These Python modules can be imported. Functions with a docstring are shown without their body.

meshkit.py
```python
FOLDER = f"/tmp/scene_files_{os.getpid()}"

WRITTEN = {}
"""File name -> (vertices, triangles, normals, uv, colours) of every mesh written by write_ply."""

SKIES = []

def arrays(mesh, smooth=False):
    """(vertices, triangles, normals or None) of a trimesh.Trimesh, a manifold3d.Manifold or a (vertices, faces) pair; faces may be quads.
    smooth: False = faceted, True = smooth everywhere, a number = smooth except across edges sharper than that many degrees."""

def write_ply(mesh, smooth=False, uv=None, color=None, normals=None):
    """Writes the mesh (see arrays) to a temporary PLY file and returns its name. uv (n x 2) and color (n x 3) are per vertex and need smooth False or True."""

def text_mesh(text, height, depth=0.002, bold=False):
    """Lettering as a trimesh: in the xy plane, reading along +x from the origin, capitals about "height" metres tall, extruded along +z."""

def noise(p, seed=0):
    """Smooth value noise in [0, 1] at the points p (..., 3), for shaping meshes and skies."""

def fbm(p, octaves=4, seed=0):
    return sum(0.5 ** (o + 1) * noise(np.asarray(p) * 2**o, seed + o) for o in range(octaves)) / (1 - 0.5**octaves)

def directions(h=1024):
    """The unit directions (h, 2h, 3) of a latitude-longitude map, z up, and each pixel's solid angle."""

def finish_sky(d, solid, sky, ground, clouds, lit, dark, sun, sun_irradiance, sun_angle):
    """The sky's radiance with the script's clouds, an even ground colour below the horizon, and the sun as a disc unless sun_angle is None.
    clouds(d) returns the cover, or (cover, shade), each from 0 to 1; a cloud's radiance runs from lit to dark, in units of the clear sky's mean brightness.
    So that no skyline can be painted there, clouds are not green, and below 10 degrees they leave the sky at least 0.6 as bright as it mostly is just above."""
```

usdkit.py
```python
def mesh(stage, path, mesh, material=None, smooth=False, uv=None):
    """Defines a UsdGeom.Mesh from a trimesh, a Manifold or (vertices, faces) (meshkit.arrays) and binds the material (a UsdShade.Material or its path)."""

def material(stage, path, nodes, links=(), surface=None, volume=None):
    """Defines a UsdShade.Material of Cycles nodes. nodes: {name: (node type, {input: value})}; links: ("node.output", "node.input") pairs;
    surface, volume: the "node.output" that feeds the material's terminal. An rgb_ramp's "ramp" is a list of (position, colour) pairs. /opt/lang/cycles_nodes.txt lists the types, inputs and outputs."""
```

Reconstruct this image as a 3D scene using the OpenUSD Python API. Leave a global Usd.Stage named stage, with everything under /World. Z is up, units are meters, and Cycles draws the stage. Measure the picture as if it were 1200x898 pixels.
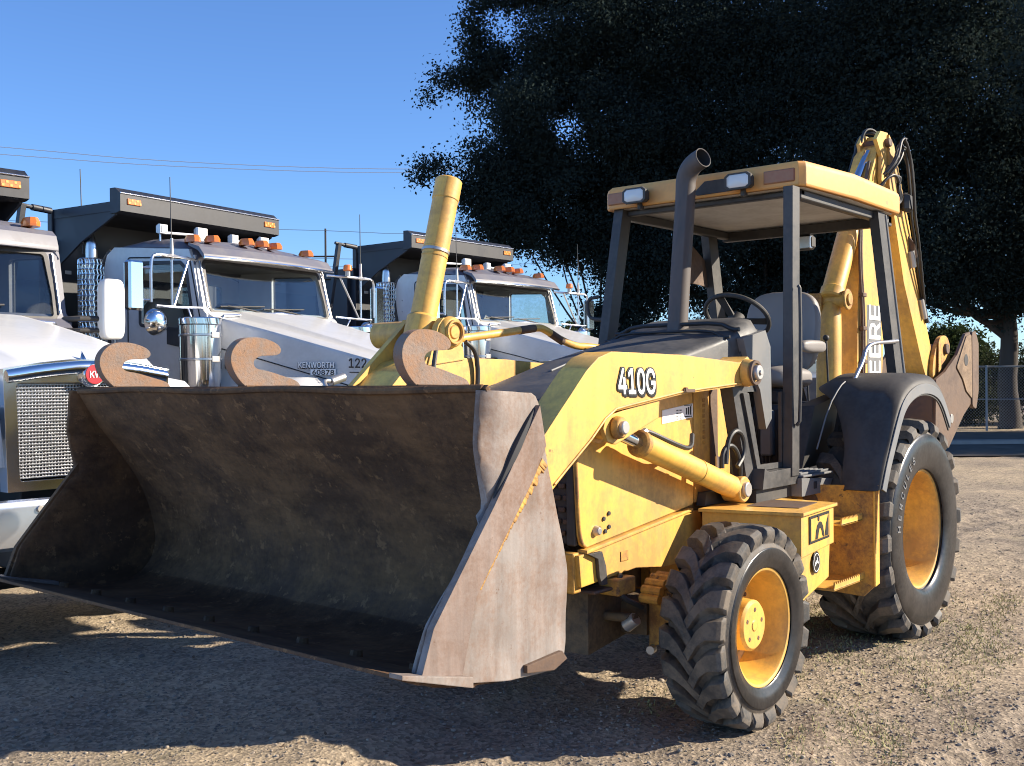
import math, random
import numpy as np, trimesh, usdkit, meshkit
from shapely.geometry import Polygon, Point, box as sbox
from shapely.ops import unary_union
from pxr import Usd, UsdGeom, UsdLux, UsdShade, Gf, Sdf, Vt

stage = Usd.Stage.CreateInMemory()
UsdGeom.SetStageUpAxis(stage, UsdGeom.Tokens.z)
UsdGeom.SetStageMetersPerUnit(stage, 1.0)
stage.DefinePrim('/World', 'Xform')
stage.DefinePrim('/World/Looks', 'Scope')
A = np.array
PI = math.pi

# ---------------------------------------------------------------- camera
CAM = A([6.35, 3.152, 1.528]); YAW, PITCH, ROLL, FPX = -2.445, -0.003, -0.009, 1251.7
fw = A([math.cos(PITCH) * math.cos(YAW), math.cos(PITCH) * math.sin(YAW), math.sin(PITCH)])
rt = np.cross(fw, [0, 0, 1]); rt /= np.linalg.norm(rt); upv = np.cross(rt, fw)
rt, upv = math.cos(ROLL) * rt + math.sin(ROLL) * upv, -math.sin(ROLL) * rt + math.cos(ROLL) * upv
cam = UsdGeom.Camera.Define(stage, '/World/camera')
cam.AddTransformOp().Set(Gf.Matrix4d(*rt, 0, *upv, 0, *(-fw), 0, *CAM, 1))
cam.CreateHorizontalApertureAttr(36.0); cam.CreateVerticalApertureAttr(36.0 * 766 / 1024)
cam.CreateFocalLengthAttr(36.0 * FPX / 1200)
cam.CreateClippingRangeAttr(Gf.Vec2f(0.05, 3000))
cam.CreateExposureAttr(1.25)

# ---------------------------------------------------------------- sky and sun
SUN = A([-0.68, 0.74, 0.50]); SUN = SUN / np.linalg.norm(SUN)
sun_el, sun_rot = math.asin(SUN[2]), math.atan2(SUN[0], SUN[1])
sky_mat = usdkit.material(stage, '/World/Looks/sky_look', {
    'sky': ('sky_texture', {'sky_type': 'single_scattering', 'sun_disc': False, 'sun_elevation': sun_el, 'sun_rotation': sun_rot,
                            'altitude': 100.0, 'air_density': 1.0, 'aerosol_density': 0.15, 'ozone_density': 3.0}),
    'hs': ('mix_color', {'blend_type': 'multiply', 'fac': 1.0, 'b': (.74, .99, 1.38), 'use_clamp': False}), 'bg': ('background_shader', {'strength': 0.064})}, [('sky.color', 'hs.a'), ('hs.result', 'bg.color')], surface='bg.background')
dome = UsdLux.DomeLight.Define(stage, '/World/sky')
UsdShade.MaterialBindingAPI.Apply(dome.GetPrim()).Bind(sky_mat)
dome.GetPrim().SetCustomDataByKey('kind', 'structure')
sun = UsdLux.DistantLight.Define(stage, '/World/sun')
sun.CreateIntensityAttr(1.25); sun.CreateAngleAttr(0.5); sun.CreateColorAttr(Gf.Vec3f(1.0, 0.885, 0.72)); sun.CreateNormalizeAttr(True)
sz = SUN; sx = np.cross([0, 0, 1], sz); sx /= np.linalg.norm(sx); sy = np.cross(sz, sx)
sun.AddTransformOp().Set(Gf.Matrix4d(*sx, 0, *sy, 0, *sz, 0, 0, 0, 30, 1))

# ---------------------------------------------------------------- scene helpers
taken = set()
def numbered(parent, name):
    p, k = f'{parent}/{name}', 0
    while p in taken:
        k += 1; p = f'{parent}/{name}_{k:03d}'
    taken.add(p); return p
def path_of(parent): return '/World' if parent is None else (parent if isinstance(parent, str) else str(parent.GetPath()))
def tag(prim, label=None, cat=None, group=None, kind=None):
    for k, v in (('label', label), ('category', cat), ('group', group), ('kind', kind)):
        if v: prim.SetCustomDataByKey(k, v)
    return prim
def obj(name, mesh, mat, parent=None, smooth=35, label=None):
    if isinstance(mesh, (list, tuple)) and not isinstance(mesh[0], np.ndarray): mesh = cat(*mesh)
    p = usdkit.mesh(stage, numbered(path_of(parent), name), mesh, mat, smooth=smooth).GetPrim()
    if label: p.SetCustomDataByKey('label', label)
    return p
def thing(name, label, cat_, loc=(0, 0, 0), rotz=0.0, group=None):
    x = UsdGeom.Xform.Define(stage, numbered('/World', name))
    x.AddTranslateOp().Set(Gf.Vec3d(*map(float, loc))); x.AddRotateZOp().Set(math.degrees(rotz))
    return tag(x.GetPrim(), label, cat_, group)

# ---------------------------------------------------------------- mesh helpers
def cat(*ms):
    ms = [m for m in ms if m is not None]
    return ms[0] if len(ms) == 1 else trimesh.util.concatenate(ms)
def M(v, f): return trimesh.Trimesh(A(v, float), A(f, int), process=False)
def quads(v, q):
    q = A(q, int); return M(v, np.vstack([q[:, [0, 1, 2]], q[:, [0, 2, 3]]]))
def hull(pts): return trimesh.convex.convex_hull(A(pts, float))
def box(x0, x1, y0, y1, z0, z1, b=0.006):
    x0, x1 = sorted((x0, x1)); y0, y1 = sorted((y0, y1)); z0, z1 = sorted((z0, z1))
    b = min(b, (x1 - x0) / 2.5, (y1 - y0) / 2.5, (z1 - z0) / 2.5)
    p = []
    for x, dx in ((x0, b), (x1, -b)):
        for y, dy in ((y0, b), (y1, -b)):
            for z, dz in ((z0, b), (z1, -b)):
                p += [(x + dx, y + dy, z), (x + dx, y, z + dz), (x, y + dy, z + dz)]
    return hull(p)
def moved(m, loc=(0, 0, 0), rot=None, about=(0, 0, 0)):
    m = m.copy()
    if rot:
        for ax, an in rot:
            m.apply_transform(trimesh.transformations.rotation_matrix(an, {'x': [1, 0, 0], 'y': [0, 1, 0], 'z': [0, 0, 1]}[ax], about))
    m.apply_translation(loc); return m
def prism(pts, axis, a, b):
    """polygon in the plane across the axis (y: XZ, x: YZ, z: XY), extruded from a to b"""
    pg = pts if hasattr(pts, 'geom_type') else Polygon(pts)
    if not pg.is_valid: pg = pg.buffer(0)
    a, b = min(a, b), max(a, b)
    m = trimesh.creation.extrude_polygon(pg, b - a, engine='earcut')
    u, v, w = m.vertices.T.copy(); w = w + a
    if axis == 'y': return M(np.stack([u, w, v], 1), m.faces[:, ::-1])
    if axis == 'x': return M(np.stack([w, u, v], 1), m.faces)
    return M(np.stack([u, v, w], 1), m.faces)
def frame(d):
    d = A(d, float) / np.linalg.norm(d); h = A([0, 0, 1.0]) if abs(d[2]) < .9 else A([1.0, 0, 0])
    a = np.cross(d, h); a /= np.linalg.norm(a); return a, np.cross(d, a)
def cyl(p0, p1, r0, r1=None, n=20, ch=0.0):
    r1 = r0 if r1 is None else r1; p0, p1 = A(p0, float), A(p1, float); d = p1 - p0; L = np.linalg.norm(d); d = d / L; a, b = frame(d)
    t = np.linspace(0, 2 * PI, n, endpoint=False); c = np.cos(t)[:, None] * a + np.sin(t)[:, None] * b
    rings = [(0, r0), (L, r1)] if ch <= 0 else [(0, r0 - ch), (ch, r0), (L - ch, r1), (L, r1 - ch)]
    v = [p0 + d * s + c * r for s, r in rings]; k = len(rings); V = np.vstack(v + [[p0], [p1]]); F = []
    for j in range(k - 1):
        for i in range(n):
            i2 = (i + 1) % n; q = (j * n + i, j * n + i2, (j + 1) * n + i2, (j + 1) * n + i); F += [(q[0], q[1], q[2]), (q[0], q[2], q[3])]
    for i in range(n):
        i2 = (i + 1) % n; F += [(k * n, i2, i), (k * n + 1, (k - 1) * n + i, (k - 1) * n + i2)]
    return M(V, F)
def chaikin(p, k=2):
    p = A(p, float)
    for _ in range(k):
        q = [p[0]]
        for a, b in zip(p[:-1], p[1:]): q += [.75 * a + .25 * b, .25 * a + .75 * b]
        p = A(q[:1] + q[1:] + [p[-1]])
    return p
def tube(pts, r, n=10, k=0):
    p = chaikin(pts, k) if k else A(pts, float)
    keep = [0] + [i for i in range(1, len(p)) if np.linalg.norm(p[i] - p[i - 1]) > 1e-5]; p = p[keep]
    R = np.broadcast_to(r, len(p)) if np.ndim(r) == 0 else np.interp(np.linspace(0, 1, len(p)), np.linspace(0, 1, len(r)), r)
    t = np.gradient(p, axis=0); t /= np.linalg.norm(t, axis=1)[:, None]
    a, b = frame(t[0]); V = []; th = np.linspace(0, 2 * PI, n, endpoint=False)
    for i in range(len(p)):
        a = a - t[i] * (a @ t[i]); a /= np.linalg.norm(a); b = np.cross(t[i], a)
        V.append(p[i] + R[i] * (np.cos(th)[:, None] * a + np.sin(th)[:, None] * b))
    m = len(p); V = np.vstack(V + [[p[0]], [p[-1]]]); j, i = np.meshgrid(range(m - 1), range(n), indexing='ij'); j, i = j.ravel(), i.ravel(); i2 = (i + 1) % n
    F = np.vstack([np.stack([j * n + i, j * n + i2, (j + 1) * n + i2], 1), np.stack([j * n + i, (j + 1) * n + i2, (j + 1) * n + i], 1)])
    e = range(n); F = np.vstack([F, [(m * n, (x + 1) % n, x) for x in e], [(m * n + 1, (m - 1) * n + x, (m - 1) * n + (x + 1) % n) for x in e]])
    return M(V, F)
def lathe(prof, cx, cy, cz, n=48, flip=False):
    """profile of (r, y) turned about a Y axis through (cx, cy, cz)"""
    prof = A(prof, float); t = np.linspace(0, 2 * PI, n, endpoint=False); k = len(prof)
    V = np.stack([cx + prof[:, 0][:, None] * np.cos(t), np.broadcast_to(cy + prof[:, 1][:, None], (k, n)), cz + prof[:, 0][:, None] * np.sin(t)], -1).reshape(-1, 3)
    F = []
    for j in range(k - 1):
        for i in range(n):
            i2 = (i + 1) % n; a, b, c, d = j * n + i, j * n + i2, (j + 1) * n + i2, (j + 1) * n + i
            F += [(a, b, c), (a, c, d)] if not flip else [(a, c, b), (a, d, c)]
    return M(V, F)
def loft(secs, close=True, caps=True):
    """secs: list of equally long point rings"""
    k, n = len(secs), len(secs[0]); V = np.vstack(secs); F = []
    for j in range(k - 1):
        for i in range(n if close else n - 1):
            i2 = (i + 1) % n; a, b, c, d = j * n + i, j * n + i2, (j + 1) * n + i2, (j + 1) * n + i; F += [(a, b, c), (a, c, d)]
    if caps:
        for j, rev in ((0, True), (k - 1, False)):
            V = np.vstack([V, A(secs[j]).mean(0)]); o = len(V) - 1
            for i in range(n if close else n - 1):
                i2 = (i + 1) % n; F.append((o, j * n + i2, j * n + i) if rev else (o, j * n + i, j * n + i2))
    m = M(V, F); 
    if caps and close and m.volume < 0: m.invert()
    return m
def sheet(grid, th):
    """grid (k, n, 3) of points thickened by th along its normals"""
    g = A(grid, float); du = np.gradient(g, axis=0); dv = np.gradient(g, axis=1); nn = np.cross(du, dv); nn /= np.linalg.norm(nn, axis=-1, keepdims=True) + 1e-12
    h = g + nn * th; k, n = g.shape[:2]; V = np.vstack([g.reshape(-1, 3), h.reshape(-1, 3)]); o = k * n; F = []
    for j in range(k - 1):
        for i in range(n - 1):
            a, b, c, d = j * n + i, j * n + i + 1, (j + 1) * n + i + 1, (j + 1) * n + i
            F += [(a, c, b), (a, d, c), (o + a, o + b, o + c), (o + a, o + c, o + d)]
    rim = [(0, i) for i in range(n)] + [(j, n - 1) for j in range(1, k)] + [(k - 1, i) for i in range(n - 2, -1, -1)] + [(j, 0) for j in range(k - 2, 0, -1)]
    rim = [j * n + i for j, i in rim]
    for a, b in zip(rim, rim[1:] + rim[:1]): F += [(a, b, o + b), (a, o + b, o + a)]
    m = M(V, F); m.fix_normals(); return m
def text(s, h, origin, right, up, depth=0.003, bold=True, width=None):
    m = meshkit.text_mesh(s, h, depth, bold); 
    if width: m.vertices[:, 0] *= width / (m.bounds[1][0] - m.bounds[0][0])
    right, up = A(right, float), A(up, float); right /= np.linalg.norm(right); up /= np.linalg.norm(up); n = np.cross(right, up); v = m.vertices
    return M(A(origin) + v[:, :1] * right + v[:, 1:2] * up + v[:, 2:] * n, m.faces)

# ---------------------------------------------------------------- materials
mats = {}
def material(name, base, rough=.5, metallic=0., var=.12, vscale=5., dirt=None, dirt_amt=.4, dscale=3., fine=40., bump=.0, bscale=60., bevel=.004, coat=0., spec=.5, stretch=None, streak=None, chips=None, chip_at=.66, chip_scale=11., edge=None):
    if name in mats: return mats[name]
    b = A(base, float)
    N = {'co': ('texture_coordinate', {}), 'n1': ('noise_texture', {'scale': vscale, 'detail': 5.0, 'roughness': .6}),
         'mx': ('mix_color', {'a': tuple(b * (1 - var)), 'b': tuple(np.minimum(b * (1 + var), 1))}), 'p': ('principled_bsdf', {'roughness': rough, 'metallic': metallic, 'coat_weight': coat, 'coat_roughness': .15, 'specular_ior_level': spec}),
         'bv': ('bevel', {'samples': 3, 'radius': bevel})}
    L = [('n1.fac', 'mx.fac')]; src = 'co.object'
    if stretch: N['mp'] = ('mapping', {'scale': stretch}); L += [('co.object', 'mp.vector')]; src = 'mp.vector'
    L += [(src, 'n1.vector')]; col = 'mx.result'
    if dirt is not None:
        N['n2'] = ('noise_texture', {'scale': dscale, 'detail': 8.0, 'roughness': .7, 'distortion': .4}); N['n3'] = ('noise_texture', {'scale': fine, 'detail': 4.0, 'roughness': .7})
        N['ad'] = ('math', {'math_type': 'multiply_add', 'value2': .35}); N['dr'] = ('rgb_ramp', {'ramp': [(0.0, (0, 0, 0)), (.58, (0, 0, 0)), (.80, (dirt_amt,) * 3), (1.0, (dirt_amt,) * 3)]})
        N['dm'] = ('mix_color', {'b': tuple(dirt)})
        L += [(src, 'n2.vector'), (src, 'n3.vector'), ('n3.fac', 'ad.value1'), ('n2.fac', 'ad.value3'), ('ad.value', 'dr.fac'), ('dr.color', 'dm.fac'), (col, 'dm.a')]; col = 'dm.result'
        N['rm'] = ('map_range', {'to_min': rough, 'to_max': min(1., rough + .3)}); L += [('dr.color', 'rm.value'), ('rm.result', 'p.roughness')]
    if streak is not None:   # directional scrapes: (rotation, scale, strength)
        N['sm'] = ('mapping', {'rotation': streak[0], 'scale': streak[1]}); N['sn'] = ('noise_texture', {'scale': 1.0, 'detail': 5.0, 'roughness': .65}); N['sr'] = ('rgb_ramp', {'ramp': [(.3, (1 - streak[2],) * 3), (.5, (1., 1., 1.)), (.7, (1 + streak[2],) * 3)]}); N['sx'] = ('mix_color', {'blend_type': 'multiply', 'fac': 1.0, 'use_clamp': False})
        L += [('co.object', 'sm.vector'), ('sm.vector', 'sn.vector'), ('sn.fac', 'sr.fac'), (col, 'sx.a'), ('sr.color', 'sx.b')]; col = 'sx.result'
    if edge is not None:     # paint rubbed off along the edges
        N['eg'] = ('geometry', {}); N['ed'] = ('vector_math', {'math_type': 'dot_product'}); N['em'] = ('map_range', {'from_min': .995, 'from_max': .90, 'to_min': 0., 'to_max': 1., 'clamp': True}); N['en'] = ('noise_texture', {'scale': 16.0, 'detail': 7.0, 'roughness': .7}); N['er'] = ('rgb_ramp', {'ramp': [(.46, (0, 0, 0)), (.60, (1, 1, 1))]}); N['ex'] = ('math', {'math_type': 'multiply'}); N['ec'] = ('mix_color', {'b': tuple(edge)})
        L += [('bv.bevel', 'ed.vector1'), ('eg.normal', 'ed.vector2'), ('ed.value', 'em.value'), ('co.object', 'en.vector'), ('en.fac', 'er.fac'), ('em.result', 'ex.value1'), ('er.color', 'ex.value2'), ('ex.value', 'ec.fac'), (col, 'ec.a')]; col = 'ec.result'
    if chips is not None:    # chipped paint and rust specks
        N['cn'] = ('noise_texture', {'scale': chip_scale, 'detail': 9.0, 'roughness': .72}); N['cr'] = ('rgb_ramp', {'ramp': [(chip_at, (0, 0, 0)), (chip_at + .03, (.85, .85, .85))]}); N['cm'] = ('mix_color', {'b': tuple(chips)})
        L += [('co.object', 'cn.vector'), ('cn.fac', 'cr.fac'), ('cr.color', 'cm.fac'), (col, 'cm.a')]; col = 'cm.result'
    L += [(col, 'p.base_color')]
    nrm = 'bv.bevel'
    if bump > 0:
        N['n4'] = ('noise_texture', {'scale': bscale, 'detail': 5.0, 'roughness': .65}); N['bm'] = ('bump', {'strength': bump, 'distance': .01})
        L += [(src, 'n4.vector'), ('n4.fac', 'bm.height'), (nrm, 'bm.normal')]; nrm = 'bm.normal'
    L += [(nrm, 'p.normal')]
    mats[name] = usdkit.material(stage, f'/World/Looks/{name}', N, L, surface='p.BSDF'); return mats[name]
YEL = material('yellow_paint', (.69, .390, .068), .42, var=.09, vscale=3, dirt=(.30, .17, .06), dirt_amt=.65, dscale=2.2, fine=30, bump=.05, bscale=25, coat=.12, chips=(.13, .07, .035), chip_at=.665, streak=((0, 0, 0), (14., 14., 1.6), .14), edge=(.14, .075, .035), bevel=.007)
YWORN = material('worn_yellow', (.56, .29, .045), .55, var=.12, vscale=6, dirt=(.17, .085, .04), dirt_amt=.85, dscale=5, fine=50, bump=.1, bscale=60, chips=(.09, .05, .03), chip_at=.60, edge=(.10, .055, .03), bevel=.007)
YROOF = material('faded_yellow', (.66, .31, .07), .5, var=.10, vscale=4, dirt=(.48, .24, .09), dirt_amt=.6, dscale=3, bump=.05, chips=(.30, .14, .06), chip_at=.67, chip_scale=7., edge=(.50, .30, .16), bevel=.010)
AXLE = material('oily_axle', (.12, .075, .035), .6, var=.3, vscale=9, dirt=(.035, .028, .022), dirt_amt=.9, dscale=6, bump=.3, bscale=50)
BLK = material('black_paint', (.024, .023, .023), .5, var=.15, dirt=(.10, .09, .08), dirt_amt=.35, dscale=4, bump=.04)
HOODM = material('charcoal_hood', (.035, .037, .040), .5, var=.12, dirt=(.13, .12, .11), dirt_amt=.45, dscale=4, bump=.08, bscale=80)
PLAST = material('black_plastic', (.022, .020, .018), .62, var=.15, dirt=(.11, .10, .09), dirt_amt=.3, dscale=3, bump=.06, bscale=90)
GREYP = material('grey_panel', (.12, .125, .13), .5, var=.1, dirt=(.2, .18, .16), dirt_amt=.3)
SEAT = material('grey_vinyl', (.175, .160, .150), .55, var=.1, bump=.1, bscale=120)
RUB = material('rubber', (.030, .029, .028), .62, var=.2, vscale=12, dirt=(.17, .135, .10), dirt_amt=.7, dscale=5, fine=60, bump=.12, bscale=90, bevel=.006)
RUBS = material('shiny_rubber', (.010, .010, .011), .26, var=.2, vscale=12, dirt=(.06, .05, .045), dirt_amt=.2, dscale=6, bump=.05, bscale=60)
BKT = material('bucket_steel', (.068, .039, .024), .75, var=.45, vscale=5, dirt=(.155, .085, .042), dirt_amt=.9, dscale=3.0, fine=45, bump=.35, bscale=40, spec=.15, chips=(.19, .105, .052), chip_at=.585, chip_scale=16., streak=((.9, .3, 0), (7., 6., 22.), .22))
PLATE = material('scoured_steel', (.225, .195, .175), .5, metallic=.15, var=.14, vscale=5, dirt=(.16, .095, .062), dirt_amt=.8, dscale=3.2, fine=60, bump=.12, bscale=24, chips=(.12, .065, .038), chip_at=.64, chip_scale=20., streak=((0, .62, 0), (26., 20., 2.2), .20))
CUT = material('brown_scoured_steel', (.205, .155, .13), .5, metallic=.1, var=.16, vscale=6, dirt=(.13, .07, .042), dirt_amt=.8, dscale=4, fine=60, bump=.12, bscale=30, chips=(.10, .055, .03), chip_at=.64, chip_scale=24., streak=((0, .62, 0), (26., 20., 2.2), .22))
HOOK = material('rusty_hook', (.165, .122, .098), .75, var=.35, vscale=12, dirt=(.27, .135, .06), dirt_amt=.6, dscale=7, fine=80, bump=.4, bscale=90, chips=(.07, .045, .03), chip_at=.62, chip_scale=60.)
RUST = material('brown_rust', (.100, .054, .028), .6, var=.3, vscale=7, dirt=(.07, .045, .035), dirt_amt=.8, dscale=5, bump=.2, bscale=40)
STK = material('stack_steel', (.040, .036, .035), .6, var=.2, vscale=6, dirt=(.14, .10, .08), dirt_amt=.4, stretch=(1, 1, .25))
CHR = material('chrome', (.78, .79, .80), .12, metallic=1., var=.03, bevel=.003)
ALU = material('polished_metal', (.62, .63, .65), .25, metallic=1., var=.06, bump=.02, bscale=12)
ROD = material('chrome_rod', (.7, .72, .75), .1, metallic=1., var=.02)
TANW = material('tan_worn_steel', (.20, .125, .065), .6, var=.3, vscale=8, dirt=(.08, .05, .03), dirt_amt=.8, dscale=6, bump=.2, bscale=40)
BOLT = material('steel_bolt', (.45, .43, .40), .4, metallic=.8, var=.15)
HOSE = material('hose_rubber', (.015, .015, .015), .5)
WHT = material('white_paint', (.62, .62, .61), .3, var=.03, dirt=(.55, .52, .46), dirt_amt=.35, dscale=2, coat=.4)
GRY = material('silver_paint', (.53, .525, .51), .35, metallic=.05, var=.04, dirt=(.33, .31, .28), dirt_amt=.3, dscale=2, coat=.4)
DGRY = material('slate_paint', (.10, .10, .125), .5, var=.06, coat=.08, dirt=(.2, .18, .16), dirt_amt=.3)
BOXM = material('navy_box', (.008, .010, .017), .45, var=.2, dirt=(.03, .03, .032), dirt_amt=.4, dscale=3, bump=.05, bscale=8)
DARK = material('dark_interior', (.018, .018, .020), .7)
FRAMEM = material('black_frame', (.02, .02, .02), .6)
CREAM = material('headliner', (.58, .56, .52), .8, var=.06, dirt=(.35, .32, .28), dirt_amt=.5)
WTXT = material('white_decal', (.80, .79, .75), .4, var=.03)
KTXT = material('black_decal', (.012, .012, .012), .4)
LENSA = material('amber_lens', (.62, .17, .03), .25, var=.08, coat=.6)
LENSB = material('brown_lens', (.26, .085, .03), .35, var=.15, dirt=(.3, .17, .09), dirt_amt=.5)
LENSW = material('lamp_glass', (.52, .51, .48), .15, var=.05, coat=.8)
REDP = material('red_badge', (.42, .03, .04), .3, coat=.5)
def glass(name, tint, rough=.02):
    return usdkit.material(stage, f'/World/Looks/{name}', {'t': ('transparent_bsdf', {'color': tint}), 'g': ('glossy_bsdf', {'color': (1, 1, 1), 'roughness': rough}), 'f': ('layer_weight', {'blend': .5}), 'q': ('math', {'math_type': 'power', 'value2': 3.0}), 'k': ('math', {'math_type': 'multiply_add', 'value2': .45, 'value3': .035}), 'm': ('mix_closure', {})},
                           [('f.facing', 'q.value1'), ('q.value', 'k.value1'), ('k.value', 'm.fac'), ('t.BSDF', 'm.closure1'), ('g.BSDF', 'm.closure2')], surface='m.closure')
GLS = glass('window_glass', (.90, .93, .93))

# ---------------------------------------------------------------- ground
rng = np.random.default_rng(7)
def spaced(lo, hi, step, far):
    core = np.arange(lo, hi + step / 2, step); out, s = [], step
    x = hi
    while x < far: s *= 1.22; x += s; out.append(x)
    o2, s, x = [], step, lo
    while x > -far: s *= 1.22; x -= s; o2.append(x)
    return np.concatenate([o2[::-1], core, out])
def ground_z(x, y):
    p = np.stack([x, y, np.zeros_like(x)], -1)
    z = .060 * (meshkit.fbm(p * .9, 3, 3) - .5) + .030 * (meshkit.fbm(p * 4.2, 4, 5) - .5) + .012 * (meshkit.noise(p * 17, 8) - .5)
    for y0, w_ in ((1.78, .16), (2.42, .17), (-.2, .2)):   # old wheel ruts along the yard
        q = (y - y0 - .25 * np.sin(x * .45 + y0)) / w_; z = z - .020 * np.exp(-q ** 4) * (1 - .45 * (np.sin(x * 26 + np.abs(q) * 5) > .2)) + .012 * np.exp(-(np.abs(q) - 1.35) ** 2 * 9)
    d = np.minimum(np.hypot(x - 2.11, y - .83), np.hypot(x, y - .75)); z = z * np.clip(d / .5, .25, 1) + .022 * np.exp(-((d - .42) / .14) ** 2)
    far = np.clip(1.4 - np.hypot(x - 1, y + 1) / 60, 0, 1); return z * far - .012
gx, gy = spaced(-7.0, 5.6, .045, 900), spaced(-5.5, 3.6, .045, 900)
X, Y = np.meshgrid(gx, gy, indexing='ij'); Z = ground_z(X, Y)
nx, ny = X.shape; I, J = np.meshgrid(np.arange(nx - 1), np.arange(ny - 1), indexing='ij'); o = (I * ny + J).ravel()
gm = quads(np.stack([X, Y, Z], -1).reshape(-1, 3), np.stack([o, o + ny, o + ny + 1, o + 1], 1))
GND = usdkit.material(stage, '/World/Looks/gravel_ground', {
    'co': ('texture_coordinate', {}),
    'big': ('noise_texture', {'scale': .8, 'detail': 6.0, 'roughness': .6}), 'bigr': ('rgb_ramp', {'ramp': [(0, (.200, .168, .135)), (.40, (.245, .202, .155)), (.58, (.335, .272, .195)), (1, (.385, .312, .220))]}),
    'vo': ('voronoi_texture', {'scale': 55.0}), 'vr': ('rgb_ramp', {'ramp': [(0, (.45, .45, .45)), (.35, (.85, .85, .85)), (.6, (1.1, 1.08, 1.05)), (1, (1.5, 1.48, 1.45))]}), 'bw': ('separate_color', {}),
    'm1': ('mix_color', {'blend_type': 'multiply', 'fac': .75, 'use_clamp': False}),
    'mid': ('noise_texture', {'scale': 9.0, 'detail': 8.0, 'roughness': .75}), 'mr': ('rgb_ramp', {'ramp': [(.3, (.55, .55, .56)), (.5, (1, 1, 1)), (.7, (1.2, 1.17, 1.12))]}), 'm2': ('mix_color', {'blend_type': 'multiply', 'fac': .8, 'use_clamp': False}),
    'grs': ('noise_texture', {'scale': 1.4, 'detail': 6.0, 'roughness': .7}), 'gr': ('rgb_ramp', {'ramp': [(.56, (0, 0, 0)), (.74, (.28, .28, .28))]}), 'm3': ('mix_color', {'b': (.30, .27, .13)}),
    'h1': ('noise_texture', {'scale': 34.0, 'detail': 7.0, 'roughness': .75}), 'hm': ('math', {'math_type': 'multiply_add', 'value2': .6}), 'bm': ('bump', {'strength': .6, 'distance': .018}),
    'p': ('principled_bsdf', {'roughness': .95, 'specular_ior_level': .15})},
    [(f'co.object', f'{k}.vector') for k in ('big', 'vo', 'mid', 'grs', 'h1')] +
    [('big.fac', 'bigr.fac'), ('vo.color', 'bw.color'), ('bw.r', 'vr.fac'), ('bigr.color', 'm1.a'), ('vr.color', 'm1.b'), ('mid.fac', 'mr.fac'), ('m1.result', 'm2.a'), ('mr.color', 'm2.b'),
     ('grs.fac', 'gr.fac'), ('gr.color', 'm3.fac'), ('m2.result', 'm3.a'), ('m3.result', 'p.base_color'), ('vo.distance', 'hm.value1'), ('h1.fac', 'hm.value3'), ('hm.value', 'bm.height'), ('bm.normal', 'p.normal')], surface='p.BSDF')
tag(obj('ground', gm, GND, smooth=True), kind='structure')
ZERO = A([0, 0, 1.0]); hf = A([math.cos(YAW), math.sin(YAW), 0]); hr = A([-hf[1], hf[0], 0]) * -1
def at(px, d, z=0.): return A([CAM[0], CAM[1], 0]) + hf * d + hr * ((px - 600) / FPX * d) + ZERO * z   # a spot in the background, d metres out
SHADEM = material('shade_tinted_soil', (.048, .040, .031), .95, var=.3, vscale=2, dirt=(.12, .095, .07), dirt_amt=.6, dscale=1.5, bump=.4, bscale=40)  # tree shade on bare ground, put into a darker soil colour
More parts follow.
